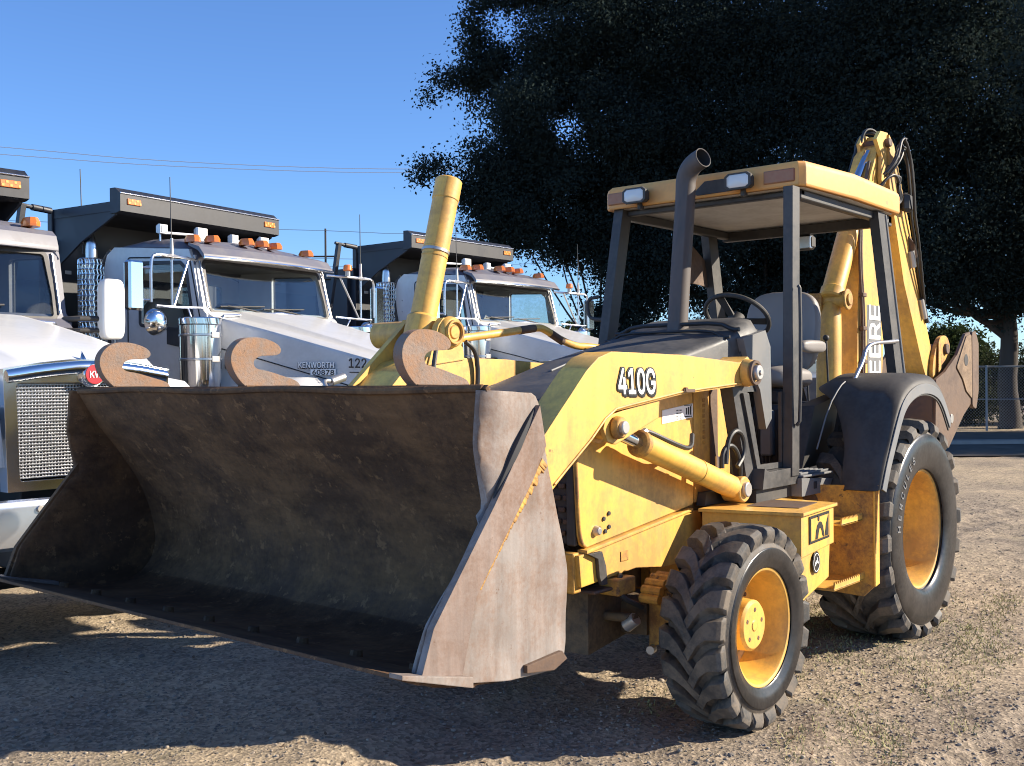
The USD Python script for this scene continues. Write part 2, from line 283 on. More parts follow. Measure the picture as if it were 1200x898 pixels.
def strip(d0, d1, px0, px1, z, n=24):
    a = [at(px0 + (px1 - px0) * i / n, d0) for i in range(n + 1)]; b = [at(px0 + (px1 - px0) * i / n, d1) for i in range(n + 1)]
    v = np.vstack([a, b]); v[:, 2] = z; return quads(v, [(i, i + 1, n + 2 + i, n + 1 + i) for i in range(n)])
tag(obj('painted_shade_strip', strip(20.2, 29.0, 300, 2600, .012), SHADEM, smooth=False), kind='structure')  # dark sheet laid over ground that only lies in tree shade
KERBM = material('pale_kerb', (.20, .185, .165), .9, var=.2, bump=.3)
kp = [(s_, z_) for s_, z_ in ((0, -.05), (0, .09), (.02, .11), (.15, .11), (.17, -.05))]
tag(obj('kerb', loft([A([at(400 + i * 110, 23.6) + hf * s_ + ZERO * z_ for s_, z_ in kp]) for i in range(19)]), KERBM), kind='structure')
# gravel stones
def stone(seed):
    r = np.random.default_rng(seed); m = trimesh.creation.icosphere(1, 1.0); v = m.vertices * (1 + .35 * (r.random((len(m.vertices), 1)) - .5)) * r.uniform(.6, 1.1, 3); v[:, 2] *= .7; return M(v, m.faces)
pi = UsdGeom.PointInstancer.Define(stage, numbered('/World', 'gravel')); tag(pi.GetPrim(), 'loose grey and tan gravel stones strewn over the yard', 'gravel', kind='stuff')
STONES = [material(f'stone_{k}', c, .9, var=.25, vscale=30) for k, c in enumerate([(.26, .215, .165), (.18, .155, .13), (.31, .26, .205), (.13, .115, .10)])]
for k in range(6):
    usdkit.mesh(stage, f'{pi.GetPath()}/stone_{k:03d}', stone(k), STONES[k % 4]); pi.GetPrototypesRel().AddTarget(f'{pi.GetPath()}/stone_{k:03d}')
n = 42000; d = 3.4 + 12 * rng.random(n) ** 1.7; px = rng.uniform(-80, 1290, n); P = A([at(a, b) for a, b in zip(px, d)])
cl = meshkit.fbm(P * .8, 3, 21); keep = rng.random(n) < np.clip((cl - .30) * 3.2, .15, 1); P = P[keep]; n = len(P)
P[:, 2] = ground_z(P[:, 0], P[:, 1]) + .001; s = (.0030 + .0070 * rng.random(n) ** 3.0) * 1.1; big = rng.random(n) < .006; s[big] *= 1.9
pi.CreatePositionsAttr(Vt.Vec3fArray.FromNumpy(P.astype(np.float32))); pi.CreateScalesAttr(Vt.Vec3fArray.FromNumpy(np.repeat(s[:, None], 3, 1).astype(np.float32)))
an = rng.uniform(0, 2 * PI, n); pi.CreateOrientationsAttr(Vt.QuathArray([Gf.Quath(float(math.cos(a / 2)), 0., 0., float(math.sin(a / 2))) for a in an]))
pi.CreateProtoIndicesAttr(Vt.IntArray.FromNumpy(rng.integers(0, 6, n).astype(np.int32)))
# thin dry grass in the gravel, right of the wheels
def grass(n, spots, seed, h):
    r = np.random.default_rng(seed); V, F = [], []
    for k in range(n):
        px, d, s = spots[r.integers(len(spots))]; p = at(px + r.normal() * s * 9, d + r.normal() * s * .12); p[2] = ground_z(p[0], p[1]); a = r.uniform(0, 2 * PI); hh = h * r.uniform(.4, 1.2); w = A([math.cos(a), math.sin(a), 0]) * .0028; b = A([r.normal(), r.normal(), 0]) * hh * .7
        o = len(V); V += [p - w, p + w, p + w * .7 + b * .4 + ZERO * hh * .6, p - w * .7 + b * .4 + ZERO * hh * .6, p + b + ZERO * hh * .8]; F += [(o, o + 1, o + 2), (o, o + 2, o + 3), (o + 3, o + 2, o + 4)]
    return M(V, F)
GRASS = material('dry_grass_blade', (.26, .24, .10), .8, var=.3, vscale=3)
spots = [(rng.uniform(905, 1200), rng.uniform(5.4, 7.6), rng.uniform(.8, 2.2)) for _ in range(60)] + [(rng.uniform(760, 1200), rng.uniform(4.4, 5.2), 1.2) for _ in range(16)]
tag(obj('dry_grass', grass(5200, spots, 5, .022), GRASS, smooth=False), 'sparse dry grass blades growing through the gravel right of the wheels', 'grass', kind='stuff')

# ---------------------------------------------------------------- the backhoe loader (x forward, y its left, z up; origin under the rear axle)
BH = thing('backhoe_loader', 'yellow backhoe loader with black canopy posts and wide rusty front bucket, on the gravel', 'backhoe loader')
def tyre(R, W, rim, n, lug, wl, sweep, hook=.0):
    """tyre about the Y axis with moulded chevron lugs"""
    b, h = R - lug, W / 2; rw = rim + .012
    prof = [(rw, -h * .78), (rw + .02, -h * .88), (rw + (b - rw) * .35, -h * .98), (rw + (b - rw) * .62, -h), (b - .045, -h * .95), (b - .015, -h * .80), (b, -h * .4), (b + .004, 0)]
    prof = prof + [(r, -y) for r, y in prof[-2::-1]]; base = lathe(prof, 0, 0, 0, 96)
    V, F = [], []
    for s in (-1, 1):
        for k in range(n):
            ph = 2 * PI * (k + (.5 if s > 0 else 0)) / n; prev = None
            st = [(-.16, -.12, .996, .92), (.02, .18, 1.0, 1.0), (.30, .66, 1.0, 1.0), (.58, .92, 1.0, 1.06), (.90, .98, .985, 1.15), (1.0, 1.0, .955, 1.2), (1.03, 1.0, .90, 1.2)]
            for j, (yy, sw, top, wd) in enumerate(st):
                y = s * yy * h; a = ph + sweep * sw; w = wl * wd / R; rt_ = R * top - (.004 if j == 0 else 0); rb = min(b - .01, rt_ - .008) if yy < .95 else rt_ - .035
                yt = y; yb = y if yy < .95 else s * h * .93
                q = []
                for r, aa, y_ in ((rb, a - w * .62, yb), (rt_, a - w * .42, yt), (rt_, a + w * .42, yt), (rb, a + w * .62, yb)): q.append((r * math.cos(aa), y_, r * math.sin(aa)))
                o = len(V); V += q
                if prev is not None:
                    for i in range(3): F += [(prev + i, prev + i + 1, o + i + 1), (prev + i, o + i + 1, o + i)] if s > 0 else [(prev + i, o + i + 1, prev + i + 1), (prev + i, o + i, o + i + 1)]
                if j in (0, len(st) - 1): F += [(o, o + 1, o + 2), (o, o + 2, o + 3)] if (j == 0) == (s < 0) else [(o, o + 2, o + 1), (o, o + 3, o + 2)]
                prev = o
    return base, M(V, F)
def place(m, cx, cy, cz, side, spin=0.):
    m = moved(m, rot=[('y', spin)])
    if side < 0: m = m.copy(); m.vertices[:, 1] *= -1; m.invert()
    m.apply_translation((cx, cy, cz)); return m
def rim_mesh(rim, W, depth, steps):
    yo = W * .5 * .80; pr = [(rim + .020, yo - .03), (rim + .024, yo), (rim + .016, yo + .010), (rim + .004, yo + .006), (rim - .004, yo - .012), (rim - .012, yo - .05)] + [(r, yo - d_) for r, d_ in steps]
    return lathe(pr, 0, 0, 0, 64)
def wheel(name, side, cx, cy, cz, R, W, rim, n, lug, wl, sweep, front):
    w = UsdGeom.Xform.Define(stage, numbered(path_of(BH), name)).GetPrim()
    base, lugs = tyre(R, W, rim, n, lug, wl, sweep)
    obj('tyre', place(cat(base, lugs), cx, cy, cz, side), RUB, w, smooth=32)
    b = R - lug; h = W / 2; yw = h * 1.004
    side_ring = lathe([(rim + .018, h * .90), (rim + .024, h * .93), (rim + .05, h * .985), (rim + (b - rim) * .38, h + .004), (rim + (b - rim) * .62, h + .007), (b - .06, h * .995), (b - .05, h * .96)], 0, 0, 0, 96)
    obj('sidewall', place(side_ring, cx, cy, cz, side), RUBS, w, smooth=True)
    yo = W * .4
    if front:
        rm = rim_mesh(rim, W, .17, [(rim - .02, .10), (rim - .03, .16), (rim - .05, .175), (.11, .16), (.0, .16)])
        obj('rim', place(rm, cx, cy, cz, side), YEL, w, smooth=40)
        hb = cat(cyl((0, yo - .17, 0), (0, yo - .036, 0), .118, .112, 36, .012), cyl((0, yo - .045, 0), (0, yo - .033, 0), .026, .022, 20))
        obj('hub', place(hb, cx, cy, cz, side), YEL, w, smooth=40)
        bl = [cyl((.070 * math.cos(a), yo - .046, .070 * math.sin(a)), (.070 * math.cos(a), yo - .035, .070 * math.sin(a)), .013, .011, 6) for a in np.linspace(.4, .4 + 2 * PI, 5, endpoint=False)]
        bl += [cyl((.165 * math.cos(a), yo - .165, .165 * math.sin(a)), (.165 * math.cos(a), yo - .145, .165 * math.sin(a)), .011, .010, 6) for a in np.linspace(.1, .1 + 2 * PI, 8, endpoint=False)]
        for m_ in bl: obj('wheel_bolt', place(m_, cx, cy, cz, side), RUST, w)
    else:
        rm = rim_mesh(rim, W, .22, [(rim - .02, .12), (rim - .035, .21), (rim - .07, .235), (.20, .215), (.15, .20), (.0, .20)])
        obj('rim', place(rm, cx, cy, cz, side), YEL, w, smooth=40)
        obj('hub', place(cat(cyl((0, yo - .22, 0), (0, yo - .15, 0), .11, .10, 30, .01)), cx, cy, cz, side), YEL, w)
        for a in np.linspace(0, 2 * PI, 8, endpoint=False): obj('wheel_bolt', place(cyl((.155 * math.cos(a), yo - .215, .155 * math.sin(a)), (.155 * math.cos(a), yo - .185, .155 * math.sin(a)), .013, .012, 6), cx, cy, cz, side), YWORN, w)
        obj('hand_hole', place(cyl((.25 * math.cos(-.3), yo - .235, .25 * math.sin(-.3)), (.25 * math.cos(-.3), yo - .222, .25 * math.sin(-.3)), .017, n=14), cx, cy, cz, side), DARK, w)
    return w
for s in (1, -1):
    fwheel = wheel('front_wheel', s, 2.068, s * .868, .436, .445, .292, .243, 21, .038, .080, .30, True)
    rwheel = wheel('rear_wheel', s, 0.0, s * .765, .632, .648, .47, .333, 20, .042, .078, .44, False)
    if s > 0:   # raised maker's lettering around the rear sidewall
        ms = []
        for i, ch in enumerate('HERCULES'):
            a = .10 + i * .135; r = .455; ce = A([r * math.cos(a), .2405, r * math.sin(a)]); rad = A([math.cos(a), 0, math.sin(a)]); tan = A([-math.sin(a), 0, math.cos(a)])
            m_ = meshkit.text_mesh(ch, .042, .004, True); wd = m_.bounds[1][0]; ms.append(text(ch, .042, ce + A([0, .765, .632]) - tan * wd / 2 + rad * 0, tan, rad, .004))
        [obj('sidewall_letter', m_, GREYP, rwheel, smooth=False) for m_ in ms]

# front bucket: rolled back a little, edge about 0.7 m above the ground
prof = chaikin([(4.075, 1.505), (3.99, 1.37), (3.87, 1.22), (3.765, 1.06), (3.715, .92), (3.722, .77), (3.82, .672), (3.98, .668), (4.20, .700), (4.30, .722)], 2)
gy_ = np.linspace(-1.15, 1.15, 47); n = len(prof); g = np.zeros((n, 47, 3)); g[:, :, 0] = prof[:, :1]; g[:, :, 2] = prof[:, 1:]; g[:, :, 1] = gy_
w = meshkit.fbm(np.stack([g[..., 1] * 2.2, g[..., 2] * 3, g[..., 0] * 0], -1), 3, 4) - .5; g[..., 0] += .022 * w * np.clip((n - 1 - np.arange(n))[:, None] / 4, 0, 1) * np.clip(np.arange(n)[:, None] / 6, 0, 1)
LB = UsdGeom.Xform.Define(stage, numbered(path_of(BH), 'loader_bucket')).GetPrim()
obj('bucket_shell', sheet(g, -.016), BKT, LB, smooth=40)
obj('top_lip', tube([(4.068, y, 1.500 + .004 * math.sin(y * 7)) for y in np.linspace(-1.135, 1.135, 30)], .012, 8), BKT, LB)
EP = [(4.085, 1.500), (3.872, 1.488), (3.848, 1.452), (3.827, 1.346), (3.783, 1.20), (3.709, .942), (3.715, .72), (3.735, .664), (3.80, .645), (4.0, .660), (4.21, .696), (4.365, .746), (4.318, .87), (4.068, 1.165), (4.100, 1.33)]
def side_plate(s):
    pg = Polygon(EP); m = trimesh.creation.triangulate_polygon(pg, engine='earcut'); 
    xs, zs = np.arange(3.66, 4.36, .03), np.arange(.62, 1.55, .03); pts = [p for p in [(x, z) for x in xs for z in zs] if pg.buffer(-.012).contains(Point(p))]
    ed = [pg.exterior.interpolate(t) for t in np.arange(0, pg.length, .025)]; P2 = A(pts + [(e.x, e.y) for e in ed])
    from scipy.spatial import Delaunay
    T_ = Delaunay(P2).simplices; T_ = A([t for t in T_ if pg.buffer(.001).contains(Point(P2[t].mean(0)))])
    d = .030 * (meshkit.fbm(np.c_[P2 * 4.0, np.zeros(len(P2))], 3, 11 if s > 0 else 12) - .5) + .022 * np.exp(-((P2[:, 0] - 4.09) ** 2) / .0012) * (P2[:, 1] > 1.14) * -1.0
    y0 = s * 1.150 + d; a = np.stack([P2[:, 0], y0 + s * .009, P2[:, 1]], 1); b = np.stack([P2[:, 0], y0 - s * .009, P2[:, 1]], 1); k = len(P2); V = np.vstack([a, b])
    cr = np.cross(P2[T_[:, 1]] - P2[T_[:, 0]], P2[T_[:, 2]] - P2[T_[:, 0]]); T_ = np.where((cr > 0)[:, None], T_, T_[:, ::-1])
    F = [T_[:, ::-1] if s > 0 else T_, (T_ if s > 0 else T_[:, ::-1]) + k]; ne = len(ed); e0 = k - ne; rim = []
    for i in range(ne):
        p, q = e0 + i, e0 + (i + 1) % ne; rim += [(p, q, k + q), (p, k + q, k + p)]
    m = M(V, np.vstack(F + [A(rim)])); m.fix_normals(); return m
for s in (1, -1):
    obj('side_plate', side_plate(s), PLATE if s > 0 else BKT, LB, smooth=50, label='scoured grey side plate with a chamfered top corner' if s > 0 else None)
    m = prism([(4.215, .724), (4.372, .756), (4.326, .872), (4.075, 1.175), (3.866, 1.452), (3.838, 1.330), (3.90, 1.235), (4.155, .93)], 'y', s * 1.160, s * 1.182)
    obj('side_cutter', m, CUT if s > 0 else BKT, LB)
    r9 = np.random.default_rng(91); sc_ = []
    for q in np.linspace(.06, .93, 40):
        cx_, cz_ = 4.150 + (3.836 - 4.150) * q, .935 + (1.315 - .935) * q; w9 = .004 + .026 * q * q * r9.uniform(.3, 1.3); l9 = .010 * r9.uniform(.4, 1.5)
        sc_.append(prism([(cx_ + .64 * l9 - .002, cz_ - .77 * l9), (cx_ - .64 * l9, cz_ + .77 * l9), (cx_ - .64 * l9 - w9, cz_ + .5 * l9 - w9 * .8), (cx_ + .3 * l9 - w9 * 1.1, cz_ - .77 * l9 - w9 * .8)], 'y', s * 1.162, s * (1.1775 + .0004 * r9.random())))
    obj('paint_scrape', sc_, YWORN, LB, smooth=False).SetCustomDataByKey('kind', 'stuff')
    obj('bottom_wear_strip', prism([(3.735, .672), (3.80, .650), (3.93, .668), (3.93, .690), (3.76, .70)], 'y', s * 1.162, s * 1.176), RUST, LB)
obj('cutting_edge', prism([(4.17, .684), (4.20, .706), (4.452, .774), (4.455, .764), (4.40, .742)], 'y', -1.19, 1.19), BKT, LB)
obj('edge_corner', cat(prism([(4.19, .688), (4.19, .718), (4.33, .750), (4.458, .780), (4.458, .768)], 'y', 1.150, 1.198)), PLATE, LB)
obj('edge_corner', prism([(4.19, .688), (4.19, .718), (4.33, .750), (4.458, .780), (4.458, .768)], 'y', -1.085, -1.215), PLATE, LB)
for y in np.linspace(-1.0, 1.0, 9): obj('edge_bolt', cyl((4.215, y, .700), (4.211, y, .728), .022, .018, 10), BKT, LB)
obj('grime_and_edge_shade', tube([(3.872, 1.166, 1.44), (3.97, 1.168, 1.315), (4.06, 1.166, 1.19)], [.006, .013, .017, .010, .004], 6, 2), DARK, LB)  # dark bead: greasy dirt plus the painted shade of the plate edge
def hook(ox, y, sc=1.0):
    """a C shaped grab hook standing on the rim, open to the rear"""
    L_ = .325 * sc; H = .190 * sc
    o_ = Polygon(chaikin([(.085, -.012), (.040, .018), (.004, .062), (-.010, .11), (.008, .155), (.055, H), (.13, H + .003), (.19, H - .012), (.222, H - .03), (.230, H - .050), (.212, H - .066), (.165, H - .068), (.125, H - .070), (.100, H - .084), (.096, H - .104), (.110, H - .120), (.16, H - .126), (.240, .042), (.30, .026), (L_ - .005, .008), (L_, -.02), (.12, -.02)], 2))
    o_ = o_.buffer(0); u, v = o_.exterior.xy; t = .021
    pg = Polygon([(ox - a_, 1.508 + b_ - .0) for a_, b_ in zip(u, v)]); inner = pg.buffer(-.004)
    m = cat(prism(pg, 'y', y - t, y + t)); return m
HK = [(4.055, -1.0), (3.945, -.25), (3.90, .62)]
for ox, y in HK:
    obj('grab_hook', hook(ox, y), HOOK, LB, smooth=25)
    for s_ in (-1, 1): obj('weld_bead', tube([(ox - .06 - .04 * i, y + s_ * (.023 + .002 * (i % 2)), 1.509 - .0008 * i) for i in range(7)], .008, 6), BKT, LB)
    obj('hook_gusset', prism([(ox - .02, 1.505), (ox - .30, 1.50), (ox - .26, 1.42), (min(ox, 3.99) - .03, 1.40)], 'y', y - .03, y + .03), BKT, LB)
for y in (-.66, -.52, .52, .66): obj('hinge_lug', prism([(3.80, 1.19), (3.62, 1.12), (3.56, 1.0), (3.60, .78), (3.66, .76), (3.645, .90), (3.70, 1.06)], 'y', y - .015, y + .015), RUST, LB)

# loader arms
LARM = [(1.44, 1.635), (1.52, 1.604), (2.08, 1.636), (2.645, 1.643), (2.74, 1.618), (2.83, 1.560), (3.096, 1.323), (3.62, .865), (3.66, .81), (3.63, .75), (3.55, .745), (3.045, 1.107), (2.803, 1.275), (2.70, 1.352), (2.62, 1.392), (2.487, 1.407), (2.076, 1.455), (1.50, 1.489), (1.42, 1.482), (1.375, 1.53), (1.385, 1.60)]
def arm(s):
    a = UsdGeom.Xform.Define(stage, numbered(path_of(BH), 'loader_arm')).GetPrim(); yi, yo = (.46, .60) if s > 0 else (-.47, -.735)
    obj('arm_beam', prism(LARM, 'y', yi, yo), YEL, a, smooth=25)
    if s > 0:
        edge = [(2.80, 1.283), (2.70, 1.362), (2.62, 1.402), (2.487, 1.419), (2.076, 1.467), (1.52, 1.501)]
        obj('weld_bead', tube([(x, .603, z) for x, z in [(3.05, 1.118)] + edge], .0055, 6), YEL, a)
        obj('lug_plate', prism([(2.67, 1.37), (2.69, 1.32), (2.66, 1.265), (2.60, 1.250), (2.54, 1.268), (2.26, 1.352), (2.25, 1.44), (2.5, 1.40)], 'y', .565, .585), YEL, a)
        obj('lug_plate', prism([(2.67, 1.37), (2.69, 1.32), (2.66, 1.265), (2.60, 1.250), (2.54, 1.268), (2.26, 1.352), (2.25, 1.44), (2.5, 1.40)], 'y', .475, .495), YEL, a)
        obj('pin_boss', cyl((2.600, .588, 1.322), (2.600, .622, 1.322), .050, .046, 28, .006), YWORN, a)
        obj('cylinder_pin', cyl((2.600, .60, 1.322), (2.600, .640, 1.322), .031, .029, 24, .005), BOLT, a)
        obj('pivot_boss', cyl((1.462, .595, 1.553), (1.462, .650, 1.553), .070, .064, 32, .008), YEL, a)
        obj('pivot_collar', lathe([(.064, .05), (.062, .062), (.048, .062), (.046, .05)], 1.462, .60, 1.553, 32), RUST, a)
        obj('pivot_pin', cyl((1.462, .62, 1.553), (1.462, .682, 1.553), .040, .038, 24, .005), BOLT, a)
        obj('pivot_bolt', cyl((1.462, .68, 1.553), (1.462, .690, 1.553), .014, n=6), BOLT, a)
        obj('hose_clip', cat(box(1.98, 2.08, .60, .612, 1.462, 1.478, .002), cyl((2.06, .60, 1.475), (2.06, .615, 1.475), .012, n=10)), RUST, a)
        d3 = A([-1, 0, -.012]); u3 = A([.06, 0, 1.])
        blk = [text('410G', .105, A([2.612, .6022, 1.466]) + d3 * dx + A([0, 0, 1]) * dz, d3, u3, .0015, True, .29) for dx, dz in ((.010, -.010), (-.006, -.005), (-.006, .006), (.008, .006), (.014, -.014), (.0, -.010), (.012, 0))]
        for i, b_ in enumerate(blk): b_.vertices[:, 1] += i * .00012
        obj('number_outline', blk, KTXT, a, smooth=False)
        obj('number_decal', text('410G', .105, (2.612, .6050, 1.466), d3, u3, .0015, True, .29), WTXT, a, smooth=False)
    return a
larm, rarm = arm(1), arm(-1)
# right arm: trunnion housing, knuckle plates and the bucket cylinder that sticks up through it
obj('trunnion_cheek', prism([(2.95, 1.49), (2.60, 1.79), (2.56, 1.835), (2.48, 1.835), (2.43, 1.78), (2.42, 1.66), (2.7, 1.60)], 'y', -.735, -.70), YEL, rarm)
obj('trunnion_cheek', prism([(2.66, 1.60), (2.585, 1.80), (2.55, 1.835), (2.47, 1.835), (2.42, 1.79), (2.40, 1.63)], 'y', -.50, -.462), YEL, rarm)
obj('trunnion_tube', cyl((2.50, -.98, 1.765), (2.50, -.47, 1.765), .068, n=28, ch=.008), YEL, rarm)
obj('trunnion_ring', cyl((2.50, -.475, 1.765), (2.50, -.435, 1.765), .080, .076, 32, .01), YEL, rarm)
obj('trunnion_cap', cat(lathe([(.062, 0), (.060, .014), (.048, .014), (.046, .004)], 2.50, -.436, 1.765, 30), cyl((2.50, -.44, 1.765), (2.50, -.428, 1.765), .036, .034, 24, .003)), YWORN, rarm)
obj('front_face_plate', box(3.10, 3.06, -.72, -.60, 1.16, 1.28), YEL, rarm)
obj('grease_pin', cyl((3.02, -.66, 1.55), (3.10, -.66, 1.525), .022, .020, 16, .003), BOLT, rarm)
obj('grease_hook', tube([(3.10, -.66, 1.53), (3.15, -.65, 1.53), (3.16, -.62, 1.50), (3.13, -.60, 1.48)], .010, 8, 2), BOLT, rarm)
bc = UsdGeom.Xform.Define(stage, numbered(path_of(BH), 'bucket_cylinder')).GetPrim()
c0, c1 = A([2.60, -.60, 1.66]), A([2.352, -.60, 2.555]); dd = (c1 - c0) / np.linalg.norm(c1 - c0)
obj('barrel', cyl(c0 - dd * .10, c1 - dd * .005, .066, n=36, ch=.006), YEL, bc, smooth=40)
obj('end_cap', cyl(c1 - dd * .12, c1, .0695, n=36, ch=.008), YEL, bc, smooth=40)
obj('band', cat(cyl(c0 + dd * .54, c0 + dd * .556, .0690, n=36), cyl(c0 + dd * .505, c0 + dd * .515, .068, n=36)), YEL, bc)
obj('clamp', cyl(c0 + dd * .53, c0 + dd * .545, .0705, n=36), BOLT, bc)
obj('trunnion_collar', cyl(c0 + dd * .02, c0 + dd * .20, .084, .080, 36, .015), YEL, bc)
obj('rod', cyl((3.2, -.60, 1.22), c0 - dd * .05, .034, n=18), ROD, bc)
obj('hydraulic_hose', tube([(2.40, -.452, 1.72), (2.335, -.445, 1.68), (2.31, -.45, 1.58), (2.32, -.45, 1.46)], .012, 8, 2), HOSE, rarm)
obj('hydraulic_hose', tube([(2.62, -.44, 1.70), (2.66, -.42, 1.62), (2.70, -.40, 1.50), (2.62, -.38, 1.36)], .012, 8, 2), HOSE, rarm)
# bent guard pipe along the right of the hood
gp = [(2.42, -.55, 1.725), (2.393, -.55, 1.735), (1.95, -.55, 1.785), (1.70, -.55, 1.818), (1.64, -.55, 1.812), (1.50, -.55, 1.757), (1.34, -.55, 1.718), (1.22, -.55, 1.722), (1.05, -.50, 1.70)]
obj('guard_pipe', tube(gp, .021, 12, 2), YEL, BH)
for x, z, x2, z2 in ((1.86, 1.796, 1.73, 1.812), (1.585, 1.79, 1.47, 1.745)): obj('tape_wrap', cyl((x, -.55, z), (x2, -.55, z2), .0225, n=12), RUST, BH)
# lift cylinders
for s in (1, -1):
    lc = UsdGeom.Xform.Define(stage, numbered(path_of(BH), 'lift_cylinder')).GetPrim(); y = s * .53
    a0, a1 = A([2.600, y, 1.322]), A([1.447, y, .962]); d_ = (a1 - a0) / np.linalg.norm(a1 - a0)
    obj('rod', cyl(a0, a0 + d_ * .34, .029, n=24), ROD, lc)
    obj('rod_eye', cyl(a0 + A([0, -.03, 0]), a0 + A([0, .03, 0]), .052, n=24), YEL, lc)
    obj('gland', cyl(a0 + d_ * .262, a0 + d_ * .31, .061, n=30, ch=.01), YWORN, lc)
    obj('barrel', cyl(a0 + d_ * .27, a1 - d_ * .03, .057, n=32, ch=.006), YEL, lc)
    obj('weld_ring', cyl(a0 + d_ * .80, a0 + d_ * .815, .0595, n=32), YEL, lc)
    obj('end_eye', cat(cyl(a1 + A([0, -.055, 0]), a1 + A([0, .055, 0]), .066, n=30, ch=.006)), YEL, lc)
    obj('end_pin', cyl(a1 + A([0, -.07, 0]), a1 + A([0, s * .075, 0]), .040, .038, 20, .004), BOLT, lc)
    obj('hose', tube([a0 + d_ * .31 + A([0, 0, .06]), a0 + d_ * .36 + A([0, s * .0, .075]), a0 + d_ * .55 + A([0, s * .02, .068]), a0 + d_ * .75 + A([0, 0, .085]), a0 + d_ * .80 + A([-.03, -s * .04, .17])], .012, 8, 2), HOSE, lc)
    obj('hose_fitting', cat(cyl(a0 + d_ * .30 + A([0, 0, .05]), a0 + d_ * .33 + A([0, 0, .068]), .017, n=8), cyl(a0 + d_ * 1.02 + A([0, 0, .05]), a0 + d_ * 1.02 + A([0, 0, .12]), .013, n=8)), BOLT, lc)
obj('hydraulic_hose', tube([(1.60, .56, 1.10), (1.58, .56, 1.22), (1.52, .57, 1.27), (1.44, .57, 1.24), (1.42, .57, 1.14), (1.50, .57, 1.08)], .013, 8, 2), HOSE, BH)
obj('hydraulic_hose', tube([(1.62, .55, 1.08), (1.62, .55, 1.16), (1.56, .56, 1.20), (1.48, .56, 1.16), (1.44, .56, 1.05), (1.44, .54, .98)], .012, 8, 2), HOSE, BH)

# engine housing
body = UsdGeom.Xform.Define(stage, numbered(path_of(BH), 'engine_housing')).GetPrim()
obj('engine_core', box(1.0, 2.54, -.37, .375, .80, 1.46), YWORN, body)
obj('side_panel', prism(Polygon([(2.638, 1.18), (2.60, 1.44), (1.655, 1.475), (1.655, .895), (2.575, .792), (2.60, .805), (2.615, .85)]).buffer(-.02).buffer(.02), 'y', .385, .405), YEL, body)
obj('side_panel', prism([(2.60, 1.44), (1.655, 1.475), (1.655, .895), (2.60, .805)], 'y', -.385, -.405), YEL, body)
obj('panel_edge', tube([(2.638, .402, 1.19), (2.628, .402, 1.0), (2.615, .402, .86), (2.597, .402, .81), (2.57, .402, .797)], .008, 8, 1), YWORN, body)
obj('rear_panel', prism([(1.632, 1.475), (1.26, 1.50), (1.26, .93), (1.632, .90)], 'y', .380, .398), YEL, body)
obj('rubber_strip', box(1.40, 1.475, .398, .406, 1.06, 1.49, .002), RUST, body)
obj('panel_rail', prism([(2.60, .785), (1.70, .882), (1.70, .868), (2.60, .770)], 'y', .38, .43), YEL, body)
for x, z in ((2.475, .865), (2.44, .905), (2.40, .925), (2.40, .865), (2.43, .848)): obj('panel_bolt', cyl((x, .40, z), (x, .412, z), .010, n=10), DARK, body)
obj('latch', cyl((2.50, .40, .858), (2.50, .430, .858), .024, .018, 16, .004), BOLT, body)
obj('panel_sticker', prism([(1.945, 1.374), (1.655, 1.402), (1.655, 1.332), (1.945, 1.308)], 'y', .4055, .4075), WTXT, body)
obj('sticker_print', cat(*[box(1.672 + i * .020, 1.684 + i * .020, .4076, .4086, 1.345 + .001 * i, 1.388 - .004 * (i % 3), .0003) for i in range(3)], box(1.665, 1.74, .4076, .4084, 1.391, 1.396, .0003), box(1.665, 1.74, .4076, .4084, 1.335, 1.340, .0003)), KTXT, body)
obj('sticker_print', cat(*[box(1.765 + .03 * (i % 2), 1.785 + .03 * (i % 2), .4076, .4084, 1.325 + .014 * (i // 2), 1.331 + .014 * (i // 2), .0003) for i in range(8)]), GREYP, body)
obj('panel_lettering', cat(*[box(1.52, 1.545, .3985, .3995, 1.19 + i * .027, 1.208 + i * .027, .0003) for i in range(9)]), YWORN, body)
# grille with slots
obj('grille_frame', cat(box(2.565, 2.60, -.38, .375, .80, 1.42), box(2.60, 2.625, .335, .382, .80, 1.40), box(2.60, 2.625, -.382, -.335, .80, 1.40)), BLK, body)
gs = [box(2.60, 2.612, -.33 + i * .051 + (.0255 if j % 2 else 0), -.292 + i * .051 + (.0255 if j % 2 else 0), .84 + j * .052, .862 + j * .052, .003) for j in range(11) for i in range(13)]
obj('grille_bars', gs, RUST, body)
# hood
hx = [2.66, 2.56, 2.30, 1.90, 1.40, 1.12]; hz = [1.385, 1.455, 1.512, 1.618, 1.722, 1.790]; hy = [.36, .385, .385, .385, .385, .39]
secs = []
for x, z, y in zip(hx, hz, hy):
    pr = [(-y, z - .16), (-y, z - .035), (-y + .015, z - .012), (-y + .05, z), (-.12, z + .018), (.12, z + .018), (y - .05, z), (y - .015, z - .012), (y, z - .035), (y, z - .16)]; secs.append(A([(x, a, b) for a, b in pr]))
obj('hood', loft(secs, close=True), HOODM, body, smooth=38)
obj('hood_seam', cat(*[tube([(x, .20 if k else -.10, z + .020) for x, z in ((2.02 + .24 * k, 1.588 - .062 * k), (2.16 + .24 * k, 1.551 - .060 * k))], .006, 6) for k in (0, 1)]), GREYP, body)
obj('hood_latch', cat(box(2.48, 2.53, .30, .36, 1.47, 1.485), cyl((2.50, .33, 1.48), (2.50, .33, 1.50), .012, n=8)), BOLT, body)
